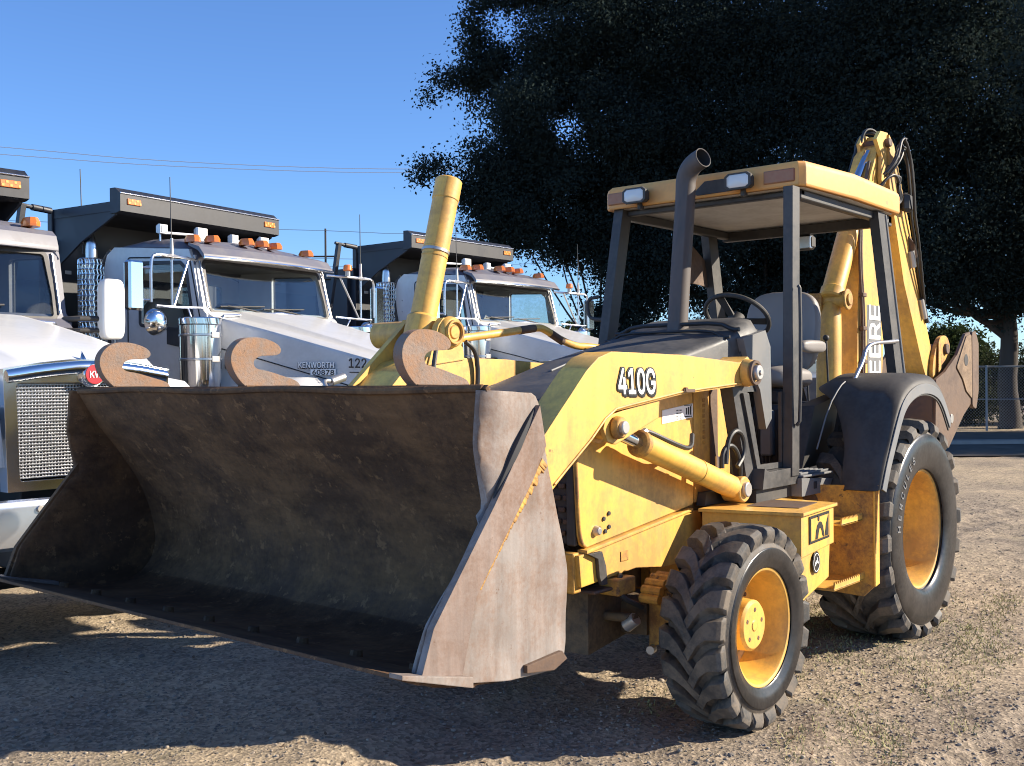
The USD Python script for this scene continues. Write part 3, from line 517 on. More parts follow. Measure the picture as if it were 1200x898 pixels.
# cowl behind the hood: rounded black dash housing with ribs
cs = []
for x, z, y in ((1.13, 1.795, .40), (1.02, 1.845, .41), (.92, 1.868, .40), (.86, 1.84, .38), (.83, 1.76, .37)):
    cs.append(A([(x, -y, 1.45), (x, -y, z - .10), (x, -y + .05, z - .02), (x, -y + .12, z), (x, y - .12, z), (x, y - .05, z - .02), (x, y, z - .10), (x, y, 1.45)]))
obj('cowl', loft(cs), HOODM, body, smooth=40)
for x0, x1, mt in ((1.255, 1.21, KTXT), (1.15, 1.07, KTXT)):
    z0 = 1.775 + (1.25 - x0) * .42; 
    obj('cowl_strip', tube([(x0, y, z0 + .012 + (.0 if abs(y) < .30 else -.04)) for y in (-.40, -.36, -.28, 0, .28, .36, .402)] , .012 if x1 < 1.1 else .008, 8, 1), mt, body)
obj('cowl_side', prism([(1.16, 1.74), (.90, 1.79), (.84, 1.70), (.83, 1.30), (.90, 1.24), (.97, 1.46), (1.10, 1.60)], 'y', .385, .43), GREYP, body)
obj('cowl_side', prism([(1.16, 1.74), (.90, 1.79), (.84, 1.70), (.83, 1.30), (.90, 1.24), (.97, 1.46), (1.10, 1.60)], 'y', -.385, -.43), GREYP, body)
# exhaust stack with a cut curved tip
st = UsdGeom.Xform.Define(stage, numbered(path_of(BH), 'exhaust_stack')).GetPrim()
path = chaikin([(1.13, .0, 1.74), (1.085, .0, 2.10), (1.035, .0, 2.46), (1.02, .0, 2.585), (1.022, .004, 2.68), (1.035, .055, 2.74), (1.055, .135, 2.765)], 3)
outer = tube(path, .057, 28); obj('pipe', M(outer.vertices, outer.faces[:-28]), STK, st, smooth=50)
tp = path[-1]; td = path[-1] - path[-2]; td /= np.linalg.norm(td); inn = tube(path[-10:], .052, 28); inn = M(inn.vertices, inn.faces[:-56][:, ::-1]); obj('pipe_bore', cat(inn, cyl(path[-10], path[-10] + td * .005, .052, n=28)), DARK, st, smooth=50)
a_, b_ = frame(td); th = np.linspace(0, 2 * PI, 29); obj('pipe_rim', tube([tp + .0545 * (math.cos(t) * a_ + math.sin(t) * b_) for t in th], .0035, 6), STK, st)
obj('base_collar', cyl((1.13, 0, 1.76), (1.115, 0, 1.835), .066, .060, 28), STK, st)

# chassis
ch = UsdGeom.Xform.Define(stage, numbered(path_of(BH), 'chassis')).GetPrim()
obj('front_frame', prism([(2.646, .766), (1.72, .864), (1.62, .86), (1.50, .62), (1.956, .625), (2.20, .655), (2.63, .628)], 'y', .365, .42), YEL, ch)
obj('front_frame', prism([(2.646, .766), (1.72, .864), (1.50, .62), (2.63, .628)], 'y', -.365, -.42), YEL, ch)
obj('front_plate', box(2.60, 2.66, -.42, .40, .60, .775), YWORN, ch)
obj('frame_hook', prism([(2.60, .77), (2.53, .74), (2.52, .66), (2.50, .62), (2.46, .62), (2.47, .70), (2.50, .77)], 'y', .422, .440), BLK, ch)
obj('small_emblem', cat(box(2.27, 2.33, .4215, .4235, .70, .745, .0005)), YWORN, ch)
obj('main_frame', box(-.6, 1.9, -.30, .30, .42, .85), YWORN, ch)
obj('oil_pan', box(1.3, 2.4, -.25, .25, .50, .85), AXLE, ch)
obj('transmission', cat(box(.5, 1.3, -.24, .24, .35, .70), cyl((0, -.24, .62), (0, .24, .62), .22, n=24)), AXLE, ch)
obj('rear_axle', cat(cyl((0, -.62, .632), (0, .62, .632), .13, n=24), cyl((0, .50, .632), (0, .58, .632), .20, n=24), cyl((0, -.58, .632), (0, -.50, .632), .20, n=24)), AXLE, ch)
ax = UsdGeom.Xform.Define(stage, numbered(path_of(BH), 'front_axle')).GetPrim()
obj('axle_beam', hull([(2.0, y, z) for y, z in ((-.50, .36), (.50, .36), (-.50, .50), (.50, .50))] + [(2.24, y, z) for y, z in ((-.50, .36), (.50, .36), (-.50, .50), (.50, .50))] + [(2.12, 0, .30), (2.12, 0, .56)]), AXLE, ax)
obj('differential', cat(cyl((2.12, -.2, .42), (2.12, .1, .42), .15, n=24, ch=.03), cyl((2.3, -.05, .42), (2.12, -.05, .42), .10, n=20)), AXLE, ax)
obj('axle_bracket', hull([(2.50, -.30, .28), (2.50, .36, .30), (2.50, -.30, .60), (2.50, .36, .60), (2.20, -.30, .28), (2.20, .36, .34), (2.20, -.30, .62), (2.20, .36, .62)]), AXLE, ax)
obj('bracket_lip', box(2.40, 2.56, -.10, .44, .585, .60), RUST, ax)
obj('bracket_lug', box(2.28, 2.42, .36, .47, .56, .635), YWORN, ax)
obj('steer_knuckle', hull([(2.02, .50, .30), (2.22, .50, .30), (2.02, .64, .36), (2.22, .64, .36), (2.02, .50, .60), (2.22, .50, .60), (2.04, .64, .55), (2.2, .64, .55)]), YWORN, ax)
obj('gear_bolts', cat(*[cyl((2.16 + .13 * math.cos(a), .50, .52 + .10 * math.sin(a)), (2.16 + .13 * math.cos(a), .60, .52 + .10 * math.sin(a)), .022, n=8) for a in np.linspace(.2, 2.8, 8)]), YWORN, ax)
obj('king_pin', cyl((2.22, .52, .30), (2.26, .53, .30), .02, n=10), BOLT, ax)
obj('tie_rod', cyl((2.36, -.5, .42), (2.36, .52, .46), .022, n=12), AXLE, ax)
obj('rod_end', cyl((2.36, .47, .42), (2.36, .52, .46), .030, n=12), BOLT, ax)
obj('brake_hose', tube([(2.30, .40, .60), (2.36, .44, .66), (2.40, .45, .56), (2.30, .52, .50)], .012, 8, 2), HOSE, ax)

# box over the front wheel, steps and plate
tb = UsdGeom.Xform.Define(stage, numbered(path_of(BH), 'battery_box')).GetPrim()
obj('lid', hull([(x, y, z) for z in (.868, .884) for x, y in ((1.72, .47), (1.595, .965), (1.085, .915), (1.05, .42))]), YEL, tb)
obj('lid_tread', prism([(1.50, .62), (1.44, .87), (1.16, .84), (1.18, .58)], 'z', .8845, .8875), RUST, tb)
obj('box_body', hull([(1.70, .48, z) for z in (.70, .868)] + [(1.58, .945, z) for z in (.665, .868)] + [(1.10, .90, z) for z in (.68, .868)] + [(1.06, .43, z) for z in (.68, .868)]), YEL, tb)
obj('lower_body', hull([(1.66, .48, .70), (1.562, .925, .70), (1.115, .885, .70), (1.10, .43, .70), (1.60, .48, .46), (1.55, .915, .435), (1.12, .88, .505), (1.10, .43, .50)]), YEL, tb)
e1, e2 = A([1.575, .948, .70]), A([1.105, .902, .70]); ex = (e2 - e1) / np.linalg.norm(e2 - e1); eu = A([0, 0, 1.]); en = np.cross(ex, eu)
def decal(m2, u, v, lift=.001):   # flat print on the box side: along ex, up
    q = m2.vertices; return M(e1 + ex * (u + q[:, :1]) + eu * (v + q[:, 1:2]) + en * (lift + q[:, 2:]), m2.faces)
def flat(pts, t=.0012): m_ = trimesh.creation.extrude_polygon(Polygon(pts) if not hasattr(pts, 'geom_type') else pts, t, engine='earcut'); return m_
obj('pictogram_plate', decal(flat([(0, 0), (.30, .0), (.30, .135), (0, .135)]), .10, .018), KTXT, tb, smooth=False)
obj('pictogram_plate', decal(flat([(0, 0), (.265, 0), (.265, .108), (0, .108)]), .118, .031, .0028), YEL, tb, smooth=False)
obj('pictogram', cat(decal(flat(chaikin([(.05, .0), (.07, .06), (.11, .085), (.16, .07), (.19, .0), (.16, .0), (.14, .045), (.11, .05), (.09, .0)], 1)), .125, .034, .0044), decal(flat(Point(.10, .098).buffer(.014)), .125, .034, .0044), decal(flat([(.20, 0), (.255, 0), (.255, .10), (.22, .06)]), .118, .034, .0044)), KTXT, tb, smooth=False)
obj('round_emblem', decal(flat(Point(0, 0).buffer(.055)), .235, -.088, -.012), KTXT, tb, smooth=False)
obj('round_emblem', cat(decal(flat(Point(0, 0).buffer(.046).difference(Point(0, 0).buffer(.042))), .235, -.088, -.0100), decal(flat(chaikin([(-.024, -.012), (-.020, .004), (.0, .008), (.010, .020), (.020, .026), (.016, .010), (.022, .002), (.030, -.012), (.022, -.008), (.010, -.004), (-.008, -.004), (-.016, -.018)], 1)), .235, -.088, -.0100)), WTXT, tb, smooth=False)
pl = UsdGeom.Xform.Define(stage, numbered(path_of(BH), 'rear_guard_plate')).GetPrim()
obj('plate', prism([(.40, .92), (.985, .945), (.96, .40), (.90, .34), (.40, .36)], 'x', .70, .712), YWORN, pl)
obj('plate_flange', prism([(.715, .945), (.655, .945), (.655, .41), (.715, .40)], 'y', .957, .968), YEL, pl)
obj('hole_cover', cyl((.712, .60, .84), (.716, .60, .84), .045, n=20), RUST, pl)
def comb(x0, x1, y, z, d): 
    n_ = 16; w_ = (x1 - x0) / n_; pts = [(x0, z - .030)] + [q for i in range(n_) for q in ((x0 + i * w_, z), (x0 + (i + .5) * w_, z - .012 if False else z + .010), (x0 + (i + .62) * w_, z - .006))] + [(x1, z - .030)]
    return prism(pts, 'y', y - d, y)
obj('step_tread', cat(comb(.72, 1.0, .90, .785, .008), box(.72, 1.0, .70, .90, .750, .762, .003), comb(.72, 1.0, .72, .785, .008)), YEL, pl)
obj('step_tread', cat(comb(.70, 1.11, .905, .465, .008), box(.70, 1.11, .66, .905, .428, .440, .003), comb(.70, 1.11, .70, .465, .008)), YEL, pl)
obj('fuel_tank', box(.74, 1.04, -.75, .55, .38, .88, .03), YWORN, pl)

# operator station
ca = UsdGeom.Xform.Define(stage, numbered(path_of(BH), 'canopy')).GetPrim()
RP = [(.885, -.625), (.885, .625), (.855, .657), (.20, .672), (-.52, .665), (-.66, .56), (-.66, -.56), (-.52, -.665), (.20, -.672), (.855, -.657)]
def ring_at(sc, z, dz=.03): return A([((x - .11) * sc + .11, y * sc, z + dz * (1 - ((x - .15) / .9) ** 2) - .018 * (y / .66) ** 2) for x, y in RP])
obj('roof_shell', loft([ring_at(.965, 2.590, .012), ring_at(.99, 2.584, .012), ring_at(1.0, 2.594, .014), ring_at(1.0, 2.680), ring_at(.992, 2.702), ring_at(.975, 2.716), ring_at(.60, 2.742), ring_at(.1, 2.75)]), YROOF, ca, smooth=28)
obj('headliner', loft([ring_at(.945, 2.584, .010), ring_at(.945, 2.5885, .010)]), CREAM, ca)
obj('roof_beam', cat(box(-.56, .80, .545, .60, 2.515, 2.566), box(-.56, .80, -.60, -.545, 2.515, 2.566), box(.75, .80, -.6, .6, 2.535, 2.566), box(-.56, -.50, -.6, .6, 2.50, 2.566)), BLK, ca)
for s in (1, -1):
    obj('marker_lens', box(.872, .893, .42 if s > 0 else -.63, .605 if s > 0 else -.465, 2.598, 2.672), LENSB, ca)
obj('front_recess', prism([(.225, 2.665), (.05, 2.665), (-.03, 2.60), (.0, 2.588), (.225, 2.590)], 'x', .880, .890), BLK, ca)
for y in (.295, -.395):
    lm = UsdGeom.Xform.Define(stage, numbered(path_of(BH), 'work_light')).GetPrim()
    obj('lamp_housing', hull([(x, y + a, 2.628 + b) for x, sc in ((.88, .75), (.945, 1.), (.958, .96)) for a, b in ((.085 * sc, .030 * sc), (-.085 * sc, .030 * sc), (.085 * sc, -.030 * sc), (-.085 * sc, -.030 * sc), (.06 * sc, .048 * sc), (-.06 * sc, .048 * sc), (.06 * sc, -.048 * sc), (-.06 * sc, -.048 * sc))]), PLAST, lm)
    obj('lamp_glass', hull([(x, y + a, 2.628 + b) for x, sc in ((.957, 1.), (.966, .8)) for a, b in ((.068 * sc, .024 * sc), (-.068 * sc, .024 * sc), (.068 * sc, -.024 * sc), (-.068 * sc, -.024 * sc), (.05 * sc, .037 * sc), (-.05 * sc, .037 * sc), (.05 * sc, -.037 * sc), (-.05 * sc, -.037 * sc))]), LENSW, lm)
    obj('lamp_bracket', box(.86, .90, y - .015, y + .015, 2.55, 2.60), BLK, lm)
rl = UsdGeom.Xform.Define(stage, numbered(path_of(BH), 'work_light')).GetPrim()
obj('lamp_housing', box(-.62, -.52, -.12, .06, 2.40, 2.50, .02), PLAST, rl); obj('lamp_glass', box(-.522, -.512, -.10, -.03, 2.42, 2.485, .01), LENSW, rl)
obj('lamp_reflector', box(-.56, -.515, -.02, .055, 2.405, 2.49, .004), ALU, rl)
def post(top, bot, wx, wy, name='post', mt=BLK):
    t, b = A(top), A(bot); return obj(name, hull([p + A([sx * wx / 2, sy * wy / 2, 0]) for p in (t, b) for sx in (-1, 1) for sy in (-1, 1)]), mt, ca)
post((.93, .605, 2.56), (.985, .615, 1.0), .085, .055, 'front_post')
obj('post_grip', tube([(.975, .66, 2.02), (.975, .672, 2.0), (.985, .672, 1.3), (.985, .65, 1.27)], .010, 8, 1), BLK, ca)
post((.80, -.575, 2.58), (.94, -.615, 1.70), .10, .065, 'front_post')
post((.94, -.615, 1.70), (.99, -.62, 1.0), .10, .065, 'front_post')
post((-.30, .60, 2.56), (-.575, .615, 1.48), .12, .06, 'rear_post'); obj('post_edge', cyl((-.365, .628, 2.55), (-.645, .645, 1.49), .012, n=8), GREYP, ca)
post((-.30, -.60, 2.56), (-.575, -.615, 1.35), .12, .06, 'rear_post')
for s in (1, -1):
    obj('cowl_pillar', hull([(1.56, s * .50, 1.52), (1.40, s * .50, 1.52), (1.56, s * .57, 1.52), (1.40, s * .57, 1.52), (1.40, s * .50, 1.0), (1.30, s * .50, 1.0), (1.40, s * .57, 1.0), (1.30, s * .57, 1.0)]) if s > 0 else hull([(1.2, -.5, 1.5), (1.1, -.5, 1.5), (1.2, -.57, 1.5), (1.1, -.57, 1.5), (1.3, -.5, 1.), (1.2, -.5, 1.), (1.3, -.57, 1.), (1.2, -.57, 1.)]), BLK, ca)
    obj('sill', prism([(1.33, 1.06), (1.28, 1.04), (.94, 1.045), (.94, .955), (1.355, .955)] if s > 0 else [(1.40, 1.06), (.94, 1.045), (.94, .955), (1.60, .955)], 'y', s * .56, s * .635), BLK, ca)
    obj('sill_skirt', cat(prism([(1.60, .95), (.96, .95), (.93, .885), (1.62, .885)], 'y', s * .40, s * .450), prism([(1.36, .95), (.96, .95), (.93, .885), (1.36, .885)], 'y', s * .452, s * .60)), PLAST, ca)
obj('inner_window_trim', prism(Polygon([(1.46, 1.45), (.99, 1.45), (.99, 1.045), (1.31, 1.045)]).difference(Polygon([(1.40, 1.45), (1.03, 1.46), (1.03, 1.075), (1.28, 1.075)])), 'y', .565, .585), BLK, ca)
ws = [A([.86, -.54, 2.53]), A([.86, .0, 2.53]), A([1.0, 0, 1.83]), A([1.0, -.57, 1.83])]
fl = UsdGeom.Xform.Define(stage, numbered(path_of(BH), 'operator_station')).GetPrim()
obj('floor', box(-.6, 1.2, -.55, .56, .90, .945), DARK, fl)
obj('mat', box(.5, .95, -.4, .54, .945, .958), PLAST, fl)
obj('console', box(-.5, .25, -.58, -.30, .945, 1.45, .03), PLAST, fl)
obj('seat_base', box(-.15, .32, -.20, .24, .96, 1.36, .03), DARK, fl)
obj('wiring', cat(*[tube([(.33 + .02 * rng.random(), .05 + .03 * i, 1.35 - .05 * (i % 3)), (.36, .08 + .03 * i, 1.25), (.34, .04 + .035 * i, 1.13), (.36, .1 + .02 * i, .98)], .006, 6, 2) for i in range(5)]), HOSE, fl)
obj('lever_box', box(.32, .37, .12, .20, 1.05, 1.33, .01), GREYP, fl)
se = UsdGeom.Xform.Define(stage, numbered(path_of(BH), 'seat')).GetPrim()
def pad(x, z, wd, tilt=0): return A([(x + dx, y, z + dz) for dx, y, dz in wd])
def cushion(cx, cy, cz, a, b, c_, e=3.2, n=20):
    u, v = np.meshgrid(np.linspace(-PI / 2, PI / 2, n), np.linspace(-PI, PI, 2 * n), indexing='ij'); sp = lambda t, k: np.sign(t) * np.abs(t) ** (2 / k)
    P3 = np.stack([a * sp(np.cos(u), e) * sp(np.cos(v), e), b * sp(np.cos(u), e) * sp(np.sin(v), e), c_ * sp(np.sin(u), e)], -1); k, m_ = P3.shape[:2]
    I_, J_ = np.meshgrid(np.arange(k - 1), np.arange(m_ - 1), indexing='ij'); o_ = (I_ * m_ + J_).ravel(); return quads(P3.reshape(-1, 3) + [cx, cy, cz], np.stack([o_, o_ + 1, o_ + m_ + 1, o_ + m_], 1))
bk = cushion(0, 0, 0, .065, .255, .27, 3.5); bk = moved(bk, (-.16, .02, 1.82), [('y', -.13)]); obj('seat_back', bk, SEAT, se, smooth=True)
obj('seat_cushion', moved(cushion(0, 0, 0, .26, .27, .075, 3.2), (.10, .02, 1.53), [('y', -.05)]), SEAT, se, smooth=True)
obj('armrest', cushion(.02, .31, 1.72, .17, .035, .04, 3), SEAT, se, smooth=True)
obj('seat_suspension', box(-.08, .26, -.16, .20, 1.36, 1.46, .02), DARK, se)
sw = UsdGeom.Xform.Define(stage, numbered(path_of(BH), 'steering_wheel')).GetPrim(); cc = A([.56, .075, 1.895]); nn = A([-.62, 0, .78]); nn /= np.linalg.norm(nn); a_, b_ = frame(nn)
obj('wheel_rim', tube([cc + .195 * (math.cos(t) * a_ + math.sin(t) * b_) for t in np.linspace(0, 2 * PI, 41)], .014, 8), PLAST, sw)
obj('spoke', cat(*[hull([cc - nn * .02 + .04 * (math.cos(t + q) * a_ + math.sin(t + q) * b_) for q in (-.5, .5)] + [cc + .19 * (math.cos(t + q) * a_ + math.sin(t + q) * b_) for q in (-.16, .16)] + [cc - nn * .035 + .04 * (math.cos(t + q) * a_ + math.sin(t + q) * b_) for q in (-.5, .5)]) for t in (.3, 2.4, 4.5)]), PLAST, sw)
obj('column', cat(cyl(cc - nn * .03, cc - nn * .42, .035, .05, 14), cyl(cc + nn * .0, cc - nn * .05, .05, n=18)), PLAST, sw)
obj('dash_panel', hull([(.84, -.35, 1.80), (.80, -.35, 1.50), (.84, .35, 1.80), (.80, .35, 1.50), (.93, -.35, 1.3), (.93, .35, 1.3), (.95, -.35, 1.8), (.95, .35, 1.8)]), PLAST, fl)
for i, (x, y, z, h_) in enumerate(((-.62, .12, 1.78, .55), (-.66, .26, 1.50, .42), (-.60, -.02, 1.72, .5), (-.58, -.22, 1.75, .5))):
    lv = UsdGeom.Xform.Define(stage, numbered(path_of(BH), 'control_lever')).GetPrim()
    obj('lever_rod', tube([(x - .06, y, z - h_), (x - .02, y, z - .2), (x, y, z)], .008, 8, 1), BLK, lv); obj('lever_knob', moved(trimesh.creation.icosphere(2, .022), (x, y, z + .015)), PLAST, lv)
obj('rear_console', box(-.72, -.52, -.30, .40, .945, 1.36, .03), DARK, fl)
obj('console_cover', box(-.70, -.50, .18, .42, 1.36, 1.375, .004), GREYP, fl)
obj('mirror_arm', tube([(.82, -.60, 1.86), (.80, -.70, 1.90), (.79, -.83, 1.91), (.79, -.86, 1.95), (.79, -.86, 2.04), (.79, -.78, 2.05)], .012, 8, 1), BLK, ca)
obj('sun_flap', prism([(.10, 2.56), (-.50, 2.24), (-.44, 2.16), (.10, 2.20)], 'y', -.635, -.622), RUST, ca)
obj('step_box', cat(prism([(.95, .985), (.545, .955), (.60, .885), (.95, .885)], 'y', .56, .66), box(.55, .94, .50, .665, .985, .998, .003)), GREYP, fl)
for i in range(5): obj('step_bar', box(.56, .93, .52 + i * .028, .532 + i * .028, .998, 1.010, .002), GREYP, fl)
obj('step_slot', box(.76, .80, .6605, .662, .915, .955, .0005), DARK, fl)
# rear fenders
def fender(s):
    a = [(.735, .915), (.66, 1.06), (.575, 1.17), (.47, 1.34), (.36, 1.455), (.20, 1.525), (.0, 1.552), (-.26, 1.548), (-.42, 1.50), (-.52, 1.42)]
    l_ = [(.705, .925), (.63, 1.06), (.552, 1.171), (.46, 1.30), (.385, 1.385), (.265, 1.446), (.10, 1.482), (-.10, 1.472), (-.26, 1.418), (-.42, 1.237)]
    a, l_ = A(a), A(l_); st_ = []
    for y, t in ((.40, -.10), (.52, 0), (.70, 0), (.86, .03), (.93, .15), (.975, .55), (.998, .92), (1.004, 1.12)): 
        q = a * (1 - max(t, 0)) + l_ * max(t, 0) if t <= 1 else l_ * 1.0 + (l_ - A([[0.05, .65]])) * -.075 * (t > 1)
        if t < 0: q = (a - A([[.05, .6]])) * .93 + A([[.05, .6]])
        ymin = np.where(q[:, 0] > .2, np.interp(q[:, 1], [.92, 1.2, 1.38, 1.50], [.765, .72, .60, .42]), .40); yq = ymin + (y - .40) / .604 * (1.004 - ymin); st_.append(np.stack([q[:, 0], s * yq, q[:, 1]], 1))
    g_ = A(st_).transpose(1, 0, 2); k = 5; fine = [chaikin(g_[:, j], 2) for j in range(g_.shape[1])]; g_ = np.stack(fine, 1)
    fe = UsdGeom.Xform.Define(stage, numbered(path_of(BH), 'rear_fender')).GetPrim()
    obj('fender_shell', sheet(g_, .008), PLAST, fe, smooth=40)
    lip = A([(q[0], s * 1.006, q[2]) for q in fine[-2]]); low = A([(.05 + (q[0] - .05) * .93, s * 1.010, .65 + (q[2] - .65) * .93) for q in fine[-2]])
    obj('fender_lip', sheet(np.stack([lip, low], 1), .006), GREYP, fe)  # black plastic lip coloured grey, its sunlit look put into the colour
    if s > 0:
        obj('fender_seam', tube([(.62, .60, 1.12), (.50, .62, 1.36), (.36, .63, 1.475), (.30, .635, 1.50)], .005, 6, 1), GREYP, fe)
        obj('fender_flank', hull([(.60, .38, 1.0), (.60, .50, 1.0), (.44, .40, 1.36), (.05, .40, 1.42), (.05, .50, 1.42), (.0, .40, 1.0), (.42, .50, 1.36)]), PLAST, fe)
    return fe
fender(1); fender(-1)
obj('grab_rail', tube([(.28, .64, 1.42), (.17, .645, 1.53), (.07, .65, 1.62), (.02, .65, 1.70), (-.10, .65, 1.735), (-.36, .65, 1.745), (-.50, .65, 1.755)], .013, 10, 2), ALU, BH)

# backhoe at the rear: swing post, boom, dipper stick, folded bucket
def bobj(name, mesh, mat, parent, **k):   # the upright boom and dipper taper towards their head
    m = (cat(*mesh) if isinstance(mesh, (list, tuple)) else mesh).copy(); v = m.vertices.copy(); z = v[:, 2].copy()
    v[:, 2] = np.where(z > 2.6, 2.6 + (z - 2.6) * .80, z); v[:, 0] -= .09 * np.clip((z - 2.8) / .5, 0, 1) * (v[:, 0] > -1.6); return obj(name, M(v, m.faces), mat, parent, **k)
bo = UsdGeom.Xform.Define(stage, numbered(path_of(BH), 'backhoe_boom')).GetPrim()
bobj('rear_frame', box(-1.05, -.62, -.62, .62, .42, .98, .02), YWORN, bo)
bobj('swing_post', cat(cyl((-1.18, .04, .5), (-1.18, .04, 1.30), .15, n=26), box(-1.32, -1.02, -.12, .20, .55, 1.05, .03)), YWORN, bo)
BO = [(-.98, 1.02), (-1.06, 1.40), (-1.085, 1.70), (-1.105, 2.05), (-1.15, 2.40), (-1.205, 2.72), (-1.30, 3.10), (-1.42, 3.40), (-1.50, 3.46), (-1.60, 3.44), (-1.66, 3.30), (-1.62, 2.80), (-1.60, 2.20), (-1.575, 1.70), (-1.50, 1.20), (-1.36, .95)]
bobj('boom_beam', prism(BO, 'y', -.02, .15), YEL, bo, smooth=25)
bobj('boom_hose', cat(*[tube([(-1.13 - dx, .165, 1.35), (-1.14 - dx, .17, 1.80), (-1.13 - dx, .17, 2.05), (-1.10 - dx, .165, 2.35), (-1.13 - dx, .16, 2.62), (-1.20 - dx, .14, 2.9), (-1.33 - dx, .12, 3.25)], .011, 8, 2) for dx in (.0, .03)]), RUST, bo)
[bobj('hose_clip', box(-1.185, -1.115, .15, .185, z, z + .03, .004), RUST, bo) for z in (1.62, 1.86, 2.10)]
dr = A([0, 0, 1.0]); uu = A([1.0, 0, 0])   # reads bottom to top on the left face
bobj('name_panel', box(-1.535, -1.270, .1505, .1520, 1.33, 2.052, .0004), GREYP, bo)
bobj('name_lettering', text('DEERE', .20, (-1.505, .1530, 1.355), dr, uu, .002, True, .68), WTXT, bo, smooth=False)
# boom cylinder (upper barrel and lower cover) in front of the boom
b0, b1 = A([-.885, .05, 2.10]), A([-1.25, .055, 2.72]); db = (b1 - b0) / np.linalg.norm(b1 - b0)
bcy = UsdGeom.Xform.Define(stage, numbered(path_of(BH), 'boom_cylinder')).GetPrim()
bobj('barrel', cyl(b0, b1, .078, n=30, ch=.008), YEL, bcy); bobj('gland', cyl(b0 - db * .03, b0 + db * .06, .086, n=30, ch=.012), YEL, bcy); bobj('barrel_cap', cyl(b1 - db * .05, b1 + db * .01, .084, n=30, ch=.008), YEL, bcy)
bobj('lower_barrel', tube([(-.84, .04, 1.20), (-.85, .04, 1.70), (-.87, .04, 1.92), (-.90, .04, 2.05)], [.085, .087, .080, .055], 24, 1), YEL, bcy)
bobj('cylinder_pin', cat(cyl((-.90, -.10, 2.07), (-.90, .16, 2.07), .055, n=22, ch=.006)), YEL, bcy); bobj('pin_cap', cat(cyl((-.90, .15, 2.07), (-.90, .168, 2.07), .075, n=24, ch=.006), cyl((-.90, .165, 2.07), (-.90, .182, 2.07), .042, n=20, ch=.004)), YWORN, bcy)
bobj('cross_link', hull([(x_, y_, z_) for x_ in (-.94, -.82) for y_, z_ in ((-.16, 2.12), (-.18, 2.0), (.0, 2.12), (.0, 1.98))]), YWORN, bcy)
bobj('hydraulic_hose', cat(*[tube([(-.88, -.12 - dy, 2.13), (-.82, -.20 - dy, 2.08), (-.80, -.21 - dy, 1.85), (-.80, -.17 - dy, 1.55), (-.80, -.10, 1.3)], .013, 8, 2) for dy in (0, .03, .055)]), HOSE, bcy)
# dipper
di = UsdGeom.Xform.Define(stage, numbered(path_of(BH), 'dipper_stick')).GetPrim()
DI = [(-1.50, 3.46), (-1.60, 3.52), (-1.70, 3.44), (-1.86, 3.05), (-2.02, 2.70), (-2.20, 2.25), (-2.50, 1.72), (-2.66, 1.48), (-2.58, 1.38), (-2.45, 1.40), (-2.28, 1.62), (-1.88, 2.25), (-1.70, 2.74), (-1.60, 3.05), (-1.52, 3.30)]
bobj('dipper_beam', prism(DI, 'y', .03, .20), YEL, di, smooth=25)
bobj('cylinder_rod', cyl((-1.06, .055, 2.72), (-1.42, .075, 3.36), .032, n=20), ROD, di)
bobj('head_plate', prism([(-1.30, 3.44), (-1.38, 3.53), (-1.52, 3.54), (-1.62, 3.46), (-1.60, 3.15), (-1.50, 2.95), (-1.42, 3.10), (-1.40, 3.30)], 'y', .155, .185), YEL, di)
bobj('head_plate', prism([(-1.38, 3.44), (-1.45, 3.53), (-1.56, 3.54), (-1.66, 3.46), (-1.64, 3.15), (-1.52, 3.10)], 'y', .0, .025), YEL, di)
bobj('head_pin', cyl((-1.49, -.02, 3.44), (-1.49, .22, 3.44), .04, n=18, ch=.006), RUST, di); bobj('head_pin', cyl((-1.55, -.05, 3.2), (-1.55, .215, 3.2), .045, n=18, ch=.006), RUST, di)
H = []
for i, (dx, dy, up_) in enumerate(((0, 0, .10), (.05, .02, .05), (-.05, .04, .14), (.09, -.02, .0))):
    H.append(tube([(-1.40 - dx, .21 + dy, 3.12), (-1.44 - dx, .27 + dy, 3.25), (-1.55 - dx, .26 + dy, 3.38 + up_ * .8), (-1.72 - dx, .28 + dy, 3.32 + up_ * .8), (-1.83 - dx * .7, .27 + dy, 3.05), (-1.90 - dx * .7, .25 + dy, 2.80), (-2.02 - dx * .6, .24 + dy, 2.55), (-2.20 - dx * .3, .22 + dy * .6, 2.20), (-2.30, .215, 2.05)], .011, 8, 2))
bobj('hydraulic_hose', H, HOSE, di)
bobj('hydraulic_hose', cat(tube([(-1.42, .02, 3.46), (-1.44, .04, 3.58), (-1.52, .07, 3.60), (-1.58, .11, 3.52)], .012, 8, 2), tube([(-1.42, .0, 3.1), (-1.42, -.03, 3.3), (-1.44, -.02, 3.5), (-1.50, .05, 3.58), (-1.60, .14, 3.50)], .013, 8, 2), tube([(-1.34, -.02, 2.95), (-1.36, -.04, 3.2), (-1.42, -.01, 3.42)], .014, 8, 2)), HOSE, di)
bobj('hydraulic_hose', cat(*[tube([(-1.36 - .03 * i, .19, 2.98 + .02 * i), (-1.40, .25, 3.10), (-1.48 - .05 * i, .27, 3.13), (-1.60, .26, 3.05), (-1.66 - .04 * i, .25, 2.93), (-1.62, .23, 2.84)], .012, 8, 2) for i in range(3)]), HOSE, di)
bobj('hose_bundle', box(-1.90, -1.76, .21, .28, 2.82, 3.0, .03), HOSE, di); bobj('hose_end', tube([(-2.30, .215, 2.05), (-2.36, .21, 1.96)], .018, 8), HOSE, di)
bobj('hose_fitting', cat(cyl((-2.0, .21, 2.50), (-2.05, .21, 2.38), .030, n=10), cyl((-2.22, .21, 2.14), (-2.30, .21, 1.99), .026, n=10)), BOLT, di)
